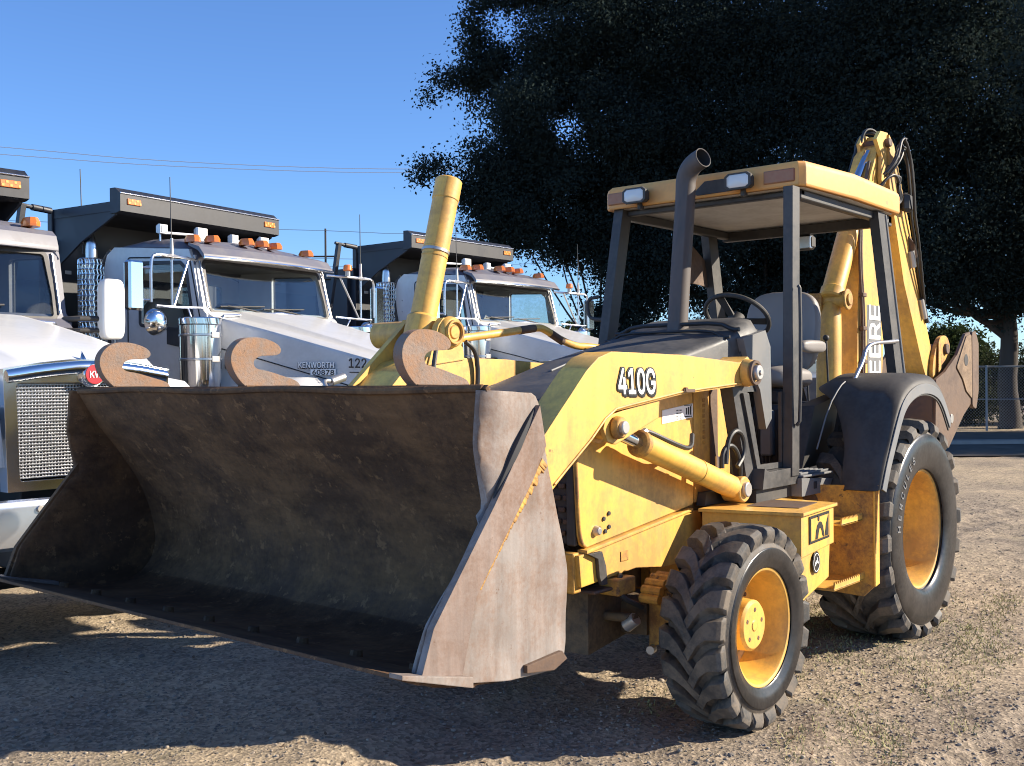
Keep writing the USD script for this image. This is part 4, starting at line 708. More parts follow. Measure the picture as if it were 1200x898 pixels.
bobj('fitting_guard', hull([(-1.98, .20, 2.62), (-2.06, .20, 2.60), (-2.10, .20, 2.42), (-2.02, .20, 2.40), (-2.0, .245, 2.55), (-2.06, .245, 2.46)]), RUST, di)
bb = UsdGeom.Xform.Define(stage, numbered(path_of(BH), 'digging_bucket')).GetPrim()
BB = [(-2.24, 1.13), (-2.26, 1.50), (-2.48, 1.56), (-2.78, 1.70), (-3.00, 1.88), (-3.12, 1.90), (-3.18, 1.72), (-3.20, 1.32), (-2.94, 1.20), (-2.55, .945), (-2.35, .98)]
for y in (-.29, .30): obj('bucket_side', prism(Polygon(BB).buffer(.02).buffer(-.02), 'y', y - .012, y + .012), RUST, bb)
obj('bucket_back', sheet(A([[(x, y, z) for y in np.linspace(-.28, .29, 5)] for x, z in chaikin([(-2.26, 1.50), (-2.24, 1.13), (-2.36, .97), (-2.55, .95), (-2.94, 1.20), (-3.20, 1.32)], 2)]), .014), RUST, bb)
obj('side_edge', prism(Polygon([(-3.14, 1.90), (-3.24, 1.91), (-3.32, 1.80), (-3.31, 1.40), (-3.24, 1.24), (-3.14, 1.27)]).buffer(-.03).buffer(.03), 'y', .285, .325), RUST, bb)
obj('side_edge', prism(Polygon([(-3.14, 1.90), (-3.24, 1.91), (-3.32, 1.80), (-3.31, 1.40), (-3.24, 1.24), (-3.14, 1.27)]).buffer(-.03).buffer(.03), 'y', -.315, -.275), RUST, bb)
for y in np.linspace(-.26, .28, 5): obj('bucket_tooth', hull([(-3.17, y - .035, 1.32), (-3.17, y + .035, 1.32), (-3.25, y - .035, 1.30), (-3.25, y + .035, 1.30), (-3.30, y - .02, 1.62), (-3.30, y + .02, 1.62), (-3.22, y - .03, 1.36), (-3.22, y + .03, 1.36)]), RUST, bb)
obj('side_rib', prism(Polygon([(-2.74, 1.60), (-3.00, 1.86), (-3.13, 1.88), (-3.15, 1.33), (-2.99, 1.40), (-2.90, 1.50)]).buffer(-.02).buffer(.02), 'y', .312, .322), TANW, bb)
obj('side_hole', cat(cyl((-2.98, .318, 1.66), (-2.98, .324, 1.66), .050, n=18)), DARK, bb)
obj('pin_hole', cat(cyl((-2.62, .312, 1.18), (-2.62, .3185, 1.18), .038, n=16)), BOLT, bb)
lk = UsdGeom.Xform.Define(stage, numbered(path_of(BH), 'bucket_linkage')).GetPrim()
obj('link_plate', prism(Polygon(chaikin([(-2.44, 1.42), (-2.40, 1.60), (-2.50, 1.78), (-2.62, 1.86), (-2.78, 1.86), (-2.86, 1.76), (-2.82, 1.60), (-2.70, 1.58), (-2.64, 1.46), (-2.55, 1.38)], 2)), 'y', .205, .235), YWORN, lk)
obj('link_plate', prism([(-2.44, 1.42), (-2.42, 1.62), (-2.60, 1.85), (-2.80, 1.85), (-2.84, 1.62)], 'y', -.03, .0), YWORN, lk)
obj('link_pin', cyl((-2.72, -.05, 1.75), (-2.72, .26, 1.75), .045, n=18, ch=.006), RUST, lk); obj('link_pin', cyl((-2.50, -.05, 1.46), (-2.50, .26, 1.46), .04, n=18, ch=.006), RUST, lk)
obj('link_bar', hull([(-2.52, .24, 1.80), (-2.60, .24, 1.86), (-2.55, .26, 1.50), (-2.48, .26, 1.48), (-2.52, .25, 1.80)]), YWORN, lk)

# ---------------------------------------------------------------- dump trucks (x forward from the front axle, y left, z up)
MESHM = material('grille_mesh', (.55, .56, .58), .25, metallic=1., var=.1)
def truck(label, x, y, ang, dz, hoodmat=GRY, cabmat=GRY, roofmat=DGRY, marks=False, tarp=True, white_mirror=False, dzf=None):
    dzf = dz if dzf is None else dzf
    t = thing('dump_truck', label, 'dump truck', (x, y, 0), ang, 'dump trucks parked side by side in a row')
    sub = lambda n, par=t: UsdGeom.Xform.Define(stage, numbered(path_of(par), n)).GetPrim()
    O = lambda n, m, mt, par=t, **k: obj(n, moved(cat(*m) if isinstance(m, (list, tuple)) else m, (0, 0, dz)), mt, par, **k)
    OF = lambda n, m, mt, par=t, **k: obj(n, moved(cat(*m) if isinstance(m, (list, tuple)) else m, (0, 0, dzf)), mt, par, **k)
    # hood
    st = [(-1.0, .82, 2.175, .56, .045), (-.5, .76, 2.055, .52, .042), (.2, .685, 1.875, .47, .034), (.65, .60, 1.755, .42, .026), (.92, .50, 1.665, .38, .016), (1.0, .47, 1.63, .36, .008)]
    secs = []
    for hx_, w_, zc, hl, b_ in st:
        half = [(-w_ - .02, 1.10), (-w_ - .012, zc - .30), (-w_, zc - .045), (-w_ + .018, zc - .014), (-w_ + .055, zc), (-hl - .03, zc + .012), (-hl, zc + .018 + b_), (-hl + .06, zc + .024 + b_), (0, zc + .032 + b_)]
        secs.append(A([(hx_, a, b) for a, b in half + [(-a, b) for a, b in half[-2::-1]]]))
    hd_ = loft(secs); hd_.vertices[:, 2] += (dzf - dz) * (hd_.vertices[:, 0] + 1) / 2
    O('hood', hd_, hoodmat, smooth=30)
    O('hood_trim', tube([(-1.0, -.825, 2.15), (-.99, -.80, 2.19), (-.985, 0, 2.25), (-.99, .80, 2.19), (-1.0, .825, 2.15)], .014, 6), ALU)
    for s in (1, -1):
        fe = []
        for yy, k in ((.50, .90), (.70, .98), (.95, 1.0), (1.10, .97), (1.17, .90)):
            fe.append(A([(.72 * math.cos(a) * (1.08 if math.cos(a) > 0 else 1.0), s * yy, .60 + k * .84 * math.sin(a) + .14 * k * math.sin(a) ** 4 + (.06 if math.cos(a) > .3 else 0)) for a in np.linspace(-.15, PI + .1, 18)]))
        OF('front_fender', sheet(A(fe), .02), hoodmat, smooth=45)
        hp = sub('headlight'); OF('light_housing', hull([(.60, s * .62, 1.22), (.60, s * .62, 1.42), (.60, s * 1.02, 1.22), (.60, s * 1.02, 1.40), (.86, s * .64, 1.24), (.86, s * .64, 1.40), (.83, s * .98, 1.24), (.83, s * .98, 1.38)]), ALU, hp)
        OF('light_glass', hull([(.855, s * .66, 1.26), (.855, s * .66, 1.38), (.825, s * .96, 1.26), (.825, s * .96, 1.36), (.875, s * .68, 1.28), (.875, s * .68, 1.36), (.845, s * .94, 1.28), (.845, s * .94, 1.34)]), LENSW, hp)
    gr = sub('grille')
    OF('surround', prism(Polygon([(-.49, 1.63), (-.30, 1.665), (-.12, 1.685), (.12, 1.685), (.30, 1.665), (.49, 1.63), (.47, .97), (-.47, .97)]).difference(Polygon([(-.40, 1.535), (.40, 1.535), (.385, 1.045), (-.385, 1.045)]).buffer(.02)), 'x', .97, 1.06), CHR, gr)
    OF('surround_bar', tube([(1.05, -.47, 1.59), (1.065, -.25, 1.625), (1.07, 0, 1.645), (1.065, .25, 1.625), (1.05, .47, 1.59)], .038, 14, 2), CHR, gr)
    OF('radiator', box(.98, 1.0, -.42, .42, 1.03, 1.55), DARK, gr)
    wv = []
    for i in range(46):
        yy = -.405 + i * .018; wv.append(box(1.010, 1.018, yy - .0035, yy + .0035, 1.035, 1.545, .001))
    for i in range(29):
        zz = 1.04 + i * .018; wv.append(box(1.014, 1.023, -.41, .41, zz - .0038, zz + .0038, .001))
    p_ = OF('mesh_insert', wv, MESHM, gr, smooth=False); p_.SetCustomDataByKey('kind', 'stuff')
    em = sub('emblem'); OF('badge', cat(cyl((1.06, 0, 1.60), (1.105, 0, 1.60), .075, .066, 24, .008)), CHR, em); OF('badge_face', cyl((1.10, 0, 1.60), (1.110, 0, 1.60), .055, n=24), REDP, em)
    OF('badge_mark', text('KW', .036, (1.111, -.036, 1.582), (0, 1, 0), (0, 0, 1), .0015, True, .072), WTXT, em, smooth=False)
    for s in (1, -1):
        OF('hood_seam', tube([(hx_ , s * (w_ + .016), zc - .31 + .0) for hx_, w_, zc, hl, b_ in st[:5]], .006, 6), DARK)
        O('hood_latch', box(-.93, -.83, s * .825, s * .858, 1.66, 1.74, .01), BLK); O('cowl_seam', tube([(-1.005, s * .84, 1.15), (-1.005, s * .842, 1.9), (-1.005, s * .82, 2.16)], .006, 6), DARK)
        for k in range(9): O('rivet', cyl((-2.46 + .002, s * .963, 1.30 + k * .16), (-2.46, s * .970, 1.30 + k * .16), .009, n=6), ALU)
    OF('hood_ornament', hull([(.95, -.01, 1.67), (.95, .01, 1.67), (1.03, 0, 1.67), (.96, 0, 1.735)]), CHR)
    bu = sub('bumper'); zb = -dz
    bp_ = [A([(1.22 - .08 * (yy / 1.2) ** 2 + e, yy, z_) for e, z_ in ((0, .68), (.02, .70), (.02, .90), (0, .935), (-.05, .94), (-.06, .68))]) for yy in np.linspace(-1.2, 1.2, 13)]
    OF('bumper_bar', loft(bp_), ALU, bu, smooth=30)
    for yy in (-.33, .33): OF('tow_hole', box(1.232, 1.240, yy - .028, yy + .028, .785, .835, .01), DARK, bu)
    for yy, z_ in ((-.38, .89), (.38, .89), (-.38, .72), (.38, .72)): OF('bumper_bolt', cyl((1.23, yy, z_), (1.246, yy, z_), .018, n=10), BOLT, bu)
    # cab: hollow, with window openings
    cb = sub('cab'); side = Polygon([(-2.60, 1.05), (-1.02, 1.05), (-1.05, 2.20), (-1.14, 2.28), (-1.24, 2.74), (-1.30, 2.86), (-2.42, 2.955), (-2.54, 2.88), (-2.60, 2.72)])
    win = Polygon([(-2.02, 2.13), (-1.30, 2.05), (-1.245, 2.12), (-1.335, 2.66), (-1.42, 2.73), (-2.02, 2.76)]).buffer(-.03).buffer(.03)
    for s in (1, -1):
        O('cab_side', prism(side.difference(win), 'y', s * .925, s * .965), cabmat, cb, smooth=20)
        O('side_glass', prism(win.buffer(.012), 'y', s * .938, s * .946), GLS, cb)
        O('window_trim', prism(win.buffer(.022).difference(win.buffer(-.012)), 'y', s * .962, s * .972), BLK, cb)
        dr_ = sub('door'); door = Polygon([(-2.22, 1.20), (-1.10, 1.20), (-1.12, 2.10), (-1.28, 2.78), (-2.22, 2.84)]).buffer(-.05).buffer(.05)
        O('door_seam', prism(door.difference(door.buffer(-.014)), 'y', s * .964, s * .970), DARK, dr_); O('door_handle', box(-2.16, -2.02, s * .966, s * .990, 1.86, 1.90), CHR, dr_)
        O('vent_window', prism([(-1.62, 1.92), (-1.40, 1.88), (-1.36, 2.0), (-1.42, 2.06), (-1.62, 2.08)], 'y', s * .965, s * .972), BLK, dr_)
        O('corner_tube', tube([(-2.52, s * .93, 2.93), (-2.585, s * .955, 2.86), (-2.62, s * .972, 2.70), (-2.585, s * .972, 2.40), (-2.50, s * .972, 2.10), (-2.47, s * .972, 1.2)], .020, 8, 2), BLK, cb)
        O('corner_bar', cyl((-2.40, s * .985, 1.2), (-2.40, s * .985, 2.15), .016, n=10), ALU, cb)
    def slab(pg, th, fn, n_=1): # flat panel given in (y, z) on a sloping plane x = fn(z)
        m = prism(pg, 'x', 0, th); v = m.vertices.copy(); v[:, 0] = v[:, 0] + fn(v[:, 2]); return M(v, m.faces)
    wf = lambda z: -1.14 - (z - 2.28) * .26
    fr = Polygon([(-.955, 2.14), (.955, 2.14), (.935, 2.80), (-.935, 2.80)]); wn = Polygon([(-.86, 2.235), (.86, 2.235), (.865, 2.42), (.84, 2.74), (-.84, 2.74), (-.865, 2.42)]).buffer(-.04).buffer(.04)
    O('windshield_frame', slab(fr.difference(wn), .03, wf), cabmat, cb); O('windshield', slab(wn.buffer(.015), .008, lambda z: wf(z) + .012), GLS, cb)
    O('windshield_trim', slab(wn.buffer(.022).difference(wn.buffer(-.012)), .008, lambda z: wf(z) + .028), BLK, cb); None
    for s in (1, -1): O('pillar_trim', tube([(wf(2.22) + .035, s * .895, 2.27), (wf(2.72) + .035, s * .895, 2.74)], .010, 6), ALU, cb)
    O('fire_wall', box(-1.08, -1.0, -.94, .94, 1.05, 2.15), cabmat, cb); O('cowl_top', hull([(-1.16, yy, 2.27) for yy in (-.95, .95)] + [(-.97, yy, 2.16) for yy in (-.93, .93)] + [(-1.1, yy, 2.1) for yy in (-.93, .93)]), cabmat, cb)
    bk_ = Polygon([(-.96, 1.05), (.96, 1.05), (.96, 2.86), (-.96, 2.86)]); bw_ = Polygon([(-.62, 2.28), (.62, 2.28), (.62, 2.62), (-.62, 2.62)]).buffer(.04)
    O('cab_back', prism(bk_.difference(bw_), 'x', -2.60, -2.56), cabmat, cb); O('rear_glass', prism(bw_.buffer(.01), 'x', -2.585, -2.578), GLS, cb)
    rs_ = []
    for hx_, zc, w_ in ((-2.60, 2.74, .93), (-2.54, 2.90, .93), (-2.40, 2.985, .93), (-2.0, 3.02, .93), (-1.55, 2.995, .93), (-1.30, 2.90, .92), (-1.22, 2.80, .92)):
        rs_.append(A([(hx_, -w_ - .035, zc - .10), (hx_, -w_ + .01, zc - .03), (hx_, -w_ + .12, zc), (hx_, 0, zc + .035), (hx_, w_ - .12, zc), (hx_, w_ - .01, zc - .03), (hx_, w_ + .035, zc - .10)]))
    O('roof', sheet(A(rs_), -.03), roofmat, cb, smooth=45); O('roof_lining', hull([(-2.5, yy, 2.84) for yy in (-.9, .9)] + [(-1.35, yy, 2.80) for yy in (-.9, .9)] + [(-2.5, yy, 2.82) for yy in (-.9, .9)] + [(-1.35, yy, 2.78) for yy in (-.9, .9)]), SEAT, cb)
    vs = []; vk = .45 if white_mirror else 1.
    for yy in np.linspace(-.95, .95, 15):
        c_ = -.10 * (yy / .95) ** 2; vs.append(A([(-1.22 + c_, yy, 2.925), (-1.22 + .15 * vk + c_, yy, 2.88), (-1.22 + .22 * vk + c_, yy, 2.80), (-1.22 + .225 * vk + c_, yy, 2.765), (-1.22 + .21 * vk + c_, yy, 2.76), (-1.22 + .14 * vk + c_, yy, 2.84), (-1.22 + c_, yy, 2.90)]))
    O('sun_visor', loft(vs), roofmat, cb, smooth=30); white_mirror or O('visor_edge', tube([(-.994 - .10 * (yy / .95) ** 2, yy, 2.768) for yy in np.linspace(-.95, .95, 15)], .015, 8), CHR, cb)
    it = sub('cab_interior'); O('floor', box(-2.55, -1.1, -.9, .9, 1.05, 1.3), DARK, it); O('dashboard', hull([(-1.12, yy, 2.22) for yy in (-.88, .88)] + [(-1.40, yy, 2.17) for yy in (-.88, .88)] + [(-1.45, yy, 1.9) for yy in (-.88, .88)] + [(-1.1, yy, 1.9) for yy in (-.88, .88)]), SEAT, it)
    for s in (1, -1): O('cab_seat', cushion(-2.0, s * .48, 1.62, .28, .27, .10, 3.4), SEAT, it, smooth=True); O('seat_back', cushion(-2.25, s * .48, 2.04, .10, .26, .40, 3.4), SEAT, it, smooth=True)
    sc = A([-1.62, .45, 2.10]); n3 = A([-.75, 0, .66]); aa_, bb_ = frame(n3); O('steering_wheel', tube([sc + .22 * (math.cos(q) * aa_ + math.sin(q) * bb_) for q in np.linspace(0, 2 * PI, 33)], .016, 8), DARK, it)
    for y0 in (-.42, .18): O('wiper', [tube([(-1.06, y0 + .30, 2.235), (-1.07, y0 + .05, 2.275), (-1.10, y0 - .22, 2.30)], .009, 6, 1), tube([(-1.10, y0 - .32, 2.29), (-1.105, y0 + .30, 2.32)], .008, 6)], BLK, cb)
    # lamps and horns on the roof
    for yy in (-.86, -.60, -.12, .10, .30, .80): O('marker_light', [hull([(-1.36 + 0.10 * math.cos(a) * k, yy + .062 * math.sin(a) * k, z_ - .06 * abs(yy) ** 2) for k, z_ in ((1., 2.985), (1., 3.02), (.75, 3.055)) for a in np.linspace(0, 2 * PI, 10)])], LENSA)
    O('roof_rail', cyl((-1.72, -.93, 3.06), (-1.72, -.50, 3.08), .015, n=8), ALU); O('roof_rail', cyl((-1.72, .0, 3.08), (-1.72, .44, 3.07), .015, n=8), ALU)
    for yy, sz_ in ((-.95, .05), (-.44, .072), (.02, .05), (.47, .07)):
        wl_ = sub('roof_lamp'); O('lamp_body', hull([(-1.72 + dx, yy + s * sz_ * k, 3.09 + s2 * sz_ * k) for dx, k in ((-.03, .7), (.03, 1.), (.05, .9)) for s in (-1, 1) for s2 in (-1, 1)]), WHT, wl_); O('lamp_lens', box(-1.672, -1.664, yy - sz_ * .75, yy + sz_ * .75, 3.09 - sz_ * .7, 3.09 + sz_ * .7), LENSW, wl_); O('lamp_foot', cyl((-1.73, yy, 2.97), (-1.73, yy, 3.09), .012, n=8), ALU, wl_)
    # mirrors on tube brackets, with antennas
    for s in (-1, 1):
        mr = sub('mirror')
        if white_mirror and s > 0:
            O('mirror_housing', cushion(-.93, 1.22, 2.31, .06, .095, .235, 5), WHT, mr, smooth=40)
            O('mirror_bar', tube([(-1.10, .93, 2.23), (-.99, 1.0, 2.235), (-.95, 1.17, 2.235)], .022, 10), BLK, mr); O('mirror_bar', tube([(-1.10, .93, 2.14), (-.99, 1.0, 2.145), (-.95, 1.17, 2.145)], .018, 10), BLK, mr); continue
        O('mirror_bracket', [tube([(-1.06, s * .97, 2.26), (-1.05, s * 1.30, 2.25), (-1.05, s * 1.58, 2.25)], .014, 8), tube([(-1.20, s * .97, 2.74), (-1.08, s * 1.2, 2.73), (-1.05, s * 1.45, 2.735), (-1.05, s * 1.60, 2.73), (-1.05, s * 1.635, 2.66), (-1.05, s * 1.635, 2.28)], .015, 8, 1), cyl((-1.05, s * 1.39, 2.26), (-1.05, s * 1.39, 2.74), .012, n=8), cyl((-1.06, s * 1.36, 2.26), (-1.13, s * 1.12, 2.72), .012, n=8), tube([(-1.05, s * 1.2, 2.25), (-1.06, s * 1.15, 2.16), (-1.06, s * 1.0, 2.12)], .010, 6)], ALU, mr)
        if white_mirror: O('mirror_housing', cushion(-.93, s * 1.22, 2.31, .06, .095, .235, 5), WHT, mr, smooth=40)
        else:
            O('mirror_housing', box(-1.16, -1.07, s * 1.69, s * 1.86, 2.20, 2.66, .02), CHR, mr); O('mirror_glass', box(-1.17, -1.158, s * 1.70, s * 1.85, 2.22, 2.64), CHR, mr); O('mirror_stay', [cyl((-1.05, s * 1.63, z_), (-1.1, s * 1.72, z_), .012, n=8) for z_ in (2.3, 2.6)], ALU, mr)
            O('convex_mirror', hull([(-1.10 + dx, s * 1.55 + .13 * k * math.cos(a), 2.10 + .13 * k * math.sin(a)) for dx, k in ((0, 1.), (.05, .85), (.08, .5)) for a in np.linspace(0, 2 * PI, 20)]), CHR, mr, smooth=50)
        an = sub('antenna'); O('whip', [cyl((-1.05, s * 1.39, 2.74), (-1.06, s * 1.395, 3.48), .0075, .004, 6)], BLK, an); O('antenna_base', [cyl((-1.05, s * 1.39, 2.70), (-1.05, s * 1.39, 2.90), .020, .014, 10), hull([(-1.09, s * 1.28, 2.715), (-1.09, s * 1.50, 2.715), (-1.01, s * 1.28, 2.715), (-1.01, s * 1.50, 2.715), (-1.05, s * 1.39, 2.76)])], BOLT, an)
        if s > 0: mk = sub('side_marker'); O('marker_lens', cyl((-1.06, 1.17, 2.80), (-1.06, 1.17, 2.87), .055, .048, 16, .01), LENSA, mk); O('marker_stem', [cyl((-1.06, 1.17, 2.74), (-1.06, 1.17, 2.80), .03, n=10)], BOLT, mk)
    # air cleaner and exhaust
    for s in ((-1,) if white_mirror else (-1, 1)):
        ac = sub('air_cleaner'); O('canister', lathe_z([(.0, 2.150), (.195, 2.150), (.205, 2.140), (.205, 2.085), (.196, 2.075), (.195, 1.56), (.17, 1.46), (.12, 1.43), (0, 1.43)], -.93, s * 1.16), CHR, ac, smooth=40)
        [(O('canister_band', lathe_z([(.199, z_ - .012), (.203, z_ - .008), (.203, z_ + .008), (.199, z_ + .012)], -.93, s * 1.16), ALU, ac), O('band_clasp', box(-.74, -.725, s * 1.10, s * 1.20, z_ - .03, z_ + .03), BOLT, ac)) for z_ in (1.98, 1.75)]
        O('intake_pipe', tube([(-.93, s * 1.16, 1.46), (-.93, s * 1.10, 1.34), (-.80, s * .85, 1.32)], .07, 14, 2), HOSE, ac)
        ex_ = sub('exhaust_pipe'); O('pipe', tube([(-2.72, s * 1.02, 1.1), (-2.72, s * 1.02, 2.95), (-2.74, s * 1.02, 3.05), (-2.85, s * 1.02, 3.17), (-3.02, s * 1.0, 3.25)], .062, 18, 2), ALU, ex_, smooth=50)
        gs_ = []   # perforated heat guard: a half cylinder of bars round rows of holes
        nA, nZ = 13, 22
        for i in range(nA + 1):
            q = -PI * .62 + i * PI * 1.24 / nA - (PI / 2 if s < 0 else -PI / 2); 
            gs_.append(tube([(-2.72 + .135 * math.cos(q + (.055 if k % 2 else -.055)), s * 1.02 + .135 * math.sin(q + (.055 if k % 2 else -.055)), 1.62 + k * 1.22 / nZ) for k in range(nZ + 1)], .0085, 5))
        for k in range(nZ + 1):
            gs_.append(tube([(-2.72 + .135 * math.cos(q), s * 1.02 + .135 * math.sin(q), 1.62 + k * 1.22 / nZ) for q in np.linspace(-PI * .62, PI * .62, 16) - (PI / 2 if s < 0 else -PI / 2)], .009, 5))
        g_ = O('heat_guard', gs_, CHR, ex_); g_.SetCustomDataByKey('kind', 'stuff')
    if marks:
        mk = sub('door_lettering'); rgt, u3 = A([.985, .16, -.02]), A([0, .0, 1.0]); yy = lambda x_: -(.665 - (x_ - .2) * .165) - .036
        for nme, s_, h_, x_, z_, mt, w_, lf in (('name_shadow', 'KENWORTH', .056, -.062, 1.652, KTXT, .405, .008), ('name_lettering', 'KENWORTH', .052, -.052, 1.662, WTXT, .395, .013)):
            O(nme, text(s_, h_, (x_, yy(x_) - lf, z_), rgt, u3, .0015, True, w_), mt, mk, smooth=False)
        O('number_plate', text_plate := hull([(.085, yy(.085) - .001, 1.588), (.355, yy(.355) - .001, 1.588), (.085, yy(.085) - .001, 1.644), (.355, yy(.355) - .001, 1.644), (.085, yy(.085) - .012, 1.588), (.355, yy(.355) - .012, 1.588), (.085, yy(.085) - .012, 1.644), (.355, yy(.355) - .012, 1.644)]), WTXT, mk)
        O('number_lettering', text('60878', .043, (.10, yy(.10) - .0135, 1.595), rgt, u3, .0012, True, .24), KTXT, mk, smooth=False)
        an = sub('antenna'); O('whip', [cyl((-2.78, -1.08, 2.9), (-2.80, -1.09, 3.80), .0085, .005, 6)], BLK, an)
        O('number_lettering', text('122', .085, (.485, yy(.485) - .009, 1.655), rgt, u3, .0012, True, .19), KTXT, mk, smooth=False); O('underline', text('–', .085, (.50, yy(.50) - .004, 1.575), rgt, u3, .0012, False, .12), KTXT, mk, smooth=False)
    # dump body with cab shield
    db_ = sub('dump_body'); O('front_wall', box(-3.28, -3.20, -1.15, 1.15, 1.15, 3.40), BOXM, db_)
    O('cab_shield', [hull([(-3.25, yy, z_) for yy in (-1.13, 1.13) for z_ in (3.30, 3.40)] + [(-2.16, yy, z_) for yy in (-1.13, 1.13) for z_ in (3.30, 3.40)])], BOXM, db_)
    O('shield_front', [hull([(-2.16, yy, 3.275) for yy in (-1.14, 1.14)] + [(-2.10, yy, 3.29) for yy in (-1.14, 1.14)] + [(-2.10, yy, 3.47) for yy in (-1.14, 1.14)] + [(-2.18, yy, 3.535) for yy in (-1.14, 1.14)] + [(-2.26, yy, 3.535) for yy in (-1.14, 1.14)] + [(-2.26, yy, 3.275) for yy in (-1.14, 1.14)])], BOXM, db_)
    O('shield_trim', tube([(-2.095, -1.14, 3.475), (-2.095, 1.14, 3.475)], .008, 6), ALU, db_)
    for yy in (-.97, .98):
        cl_ = sub('clearance_light', db_ if False else t); O('light_lens', box(-2.10, -2.088, yy - .085, yy + .085, 3.365, 3.425, .004), LENSA, cl_)
        O('lens_pattern', [box(-2.089, -2.085, yy - .075 + k * .034, yy - .052 + k * .034, 3.37 + (.028 if k % 2 else 0), 3.393 + (.028 if k % 2 else 0), .001) for k in range(5)], material('pale_amber', (.75, .33, .08), .3), cl_)
    for s in (1, -1):
        O('shield_gusset', prism([(-3.20, 3.38), (-2.20, 3.33), (-2.20, 3.26), (-2.75, 3.02), (-3.20, 2.75)], 'y', s * 1.10, s * 1.125), BOXM, db_)
        O('side_wall', box(-7.6, -3.2, s * 1.10, s * 1.17, 1.25, 3.0), BOXM, db_); O('top_rail', box(-7.6, -3.2, s * 1.08, s * 1.21, 2.95, 3.08), BOXM, db_)
        for k in range(7): O('side_rib', box(-7.5 + k * .68, -7.38 + k * .68, s * 1.17, s * 1.24, 1.25, 2.96), BOXM, db_)
    O('body_floor', box(-7.6, -3.2, -1.15, 1.15, 1.15, 1.27), BOXM, db_); O('tailgate', box(-7.66, -7.58, -1.15, 1.15, 1.2, 2.9), BOXM, db_)
    O('body_light', [box(-3.20, -3.19, -1.0, -.92, 2.72, 2.76)], LENSW, db_)
    if tarp: O('tarp_arm', [cyl((-3.15, -1.20, 3.375), (-3.15, -1.42, 3.385), .035, n=12), cyl((-3.15, -1.42, 3.385), (-3.15, -1.60, 3.40), .022, n=10), hull([(-3.12, -1.50, 3.40), (-3.18, -1.50, 3.40), (-3.12, -1.56, 3.40), (-3.18, -1.56, 3.40), (-3.30, -1.58, 2.2), (-3.36, -1.58, 2.2), (-3.30, -1.63, 2.2), (-3.36, -1.63, 2.2)])], BOXM, db_)
    cf = sub('truck_frame'); [O('frame_rail', box(-7.4, 1.2, s * .35, s * .45, .75, 1.05), FRAMEM, cf) for s in (-1, 1)]; O('engine_block', box(-1.0, .9, -.33, .33, .7, 1.5), FRAMEM, cf); O('front_axle', cyl((0, -1, .52), (0, 1, .52), .07, n=12), FRAMEM, cf)
    for s in (1, -1): O('fuel_tank', lathe_x([(0, -2.9), (.29, -2.88), (.31, -2.8), (.31, -1.7), (.29, -1.62), (0, -1.6)], s * .86, .78), ALU, cf, smooth=40)
    wheels = [(0, s * 1.0, .30) for s in (1, -1)] + [(xx, s * .92, .55) for xx in (-5.0, -6.35) for s in (1, -1)]
    for xx, yy, wd in wheels:
        wz = sub('truck_wheel'); s = 1 if yy > 0 else -1; ty = lathe([(.29, -wd * .45), (.42, -wd * .5), (.50, -wd * .46), (.525, -wd * .38), (.525, wd * .38), (.50, wd * .46), (.42, wd * .5), (.29, wd * .45)], 0, 0, 0, 40)
        obj('tyre', place(ty, xx, yy, .525, s), RUB, wz, smooth=40); obj('rim', place(lathe([(.30, wd * .45), (.285, wd * .44), (.27, wd * .30), (.16, wd * .36), (.13, wd * .48), (0, wd * .50)], 0, 0, 0, 32), xx, yy, .525, s), ALU, wz, smooth=40)
    return t
def lathe_z(prof, cx, cy, n=32):
    m = lathe([(r, z) for r, z in prof], 0, 0, 0, n); v = m.vertices; m2 = M(np.stack([v[:, 0] + cx, v[:, 2] + cy, v[:, 1]], 1), m.faces); m2.fix_normals(); return m2
def lathe_x(prof, cy, cz, n=32):
    m = lathe(prof, 0, 0, 0, n); v = m.vertices; m2 = M(np.stack([v[:, 1], v[:, 0] + cy, v[:, 2] + cz], 1), m.faces); m2.fix_normals(); return m2
truck('white nosed dump truck at the left edge, its mesh grille and chrome bumper facing out', 3.232, -3.607, 1.557, -.21, tarp=False, white_mirror=True, dzf=-.02, hoodmat=WHT, cabmat=DGRY)
truck('grey and white dump truck between two others, 122 painted on its hood', -.889, -4.982, math.radians(98.3), 0.0, marks=True)
truck('grey cab dump truck farthest back, behind the yellow loader hood and upright cylinder', -5.35, -5.36, math.radians(91.6), .09)

# ---------------------------------------------------------------- trees, fence, houses, wires
def leaf_material(name, c, tr):
    return usdkit.material(stage, f'/World/Looks/{name}', {'g': ('geometry', {}), 'h': ('rgb_ramp', {'ramp': [(0, tuple(A(c) * .55)), (.6, tuple(A(c))), (1, tuple(A(c) * 1.7))]}), 'd': ('principled_bsdf', {'roughness': .9, 'specular_ior_level': .05}), 't': ('translucent_bsdf', {}), 'm': ('mix_closure', {'fac': tr})},
                           [('g.random_per_island', 'h.fac'), ('h.color', 'd.base_color'), ('h.color', 't.color'), ('d.BSDF', 'm.closure1'), ('t.BSDF', 'm.closure2')], surface='m.closure')
LEAF = leaf_material('dark_leaves', (.050, .074, .066), .28); LEAF2 = leaf_material('green_leaves', (.060, .085, .030), .25); LEAF3 = leaf_material('pine_needles', (.020, .032, .018), .1)
BARK = material('bark', (.040, .030, .023), .9, var=.4, vscale=4, stretch=(1, 1, .25), bump=.8, bscale=14)
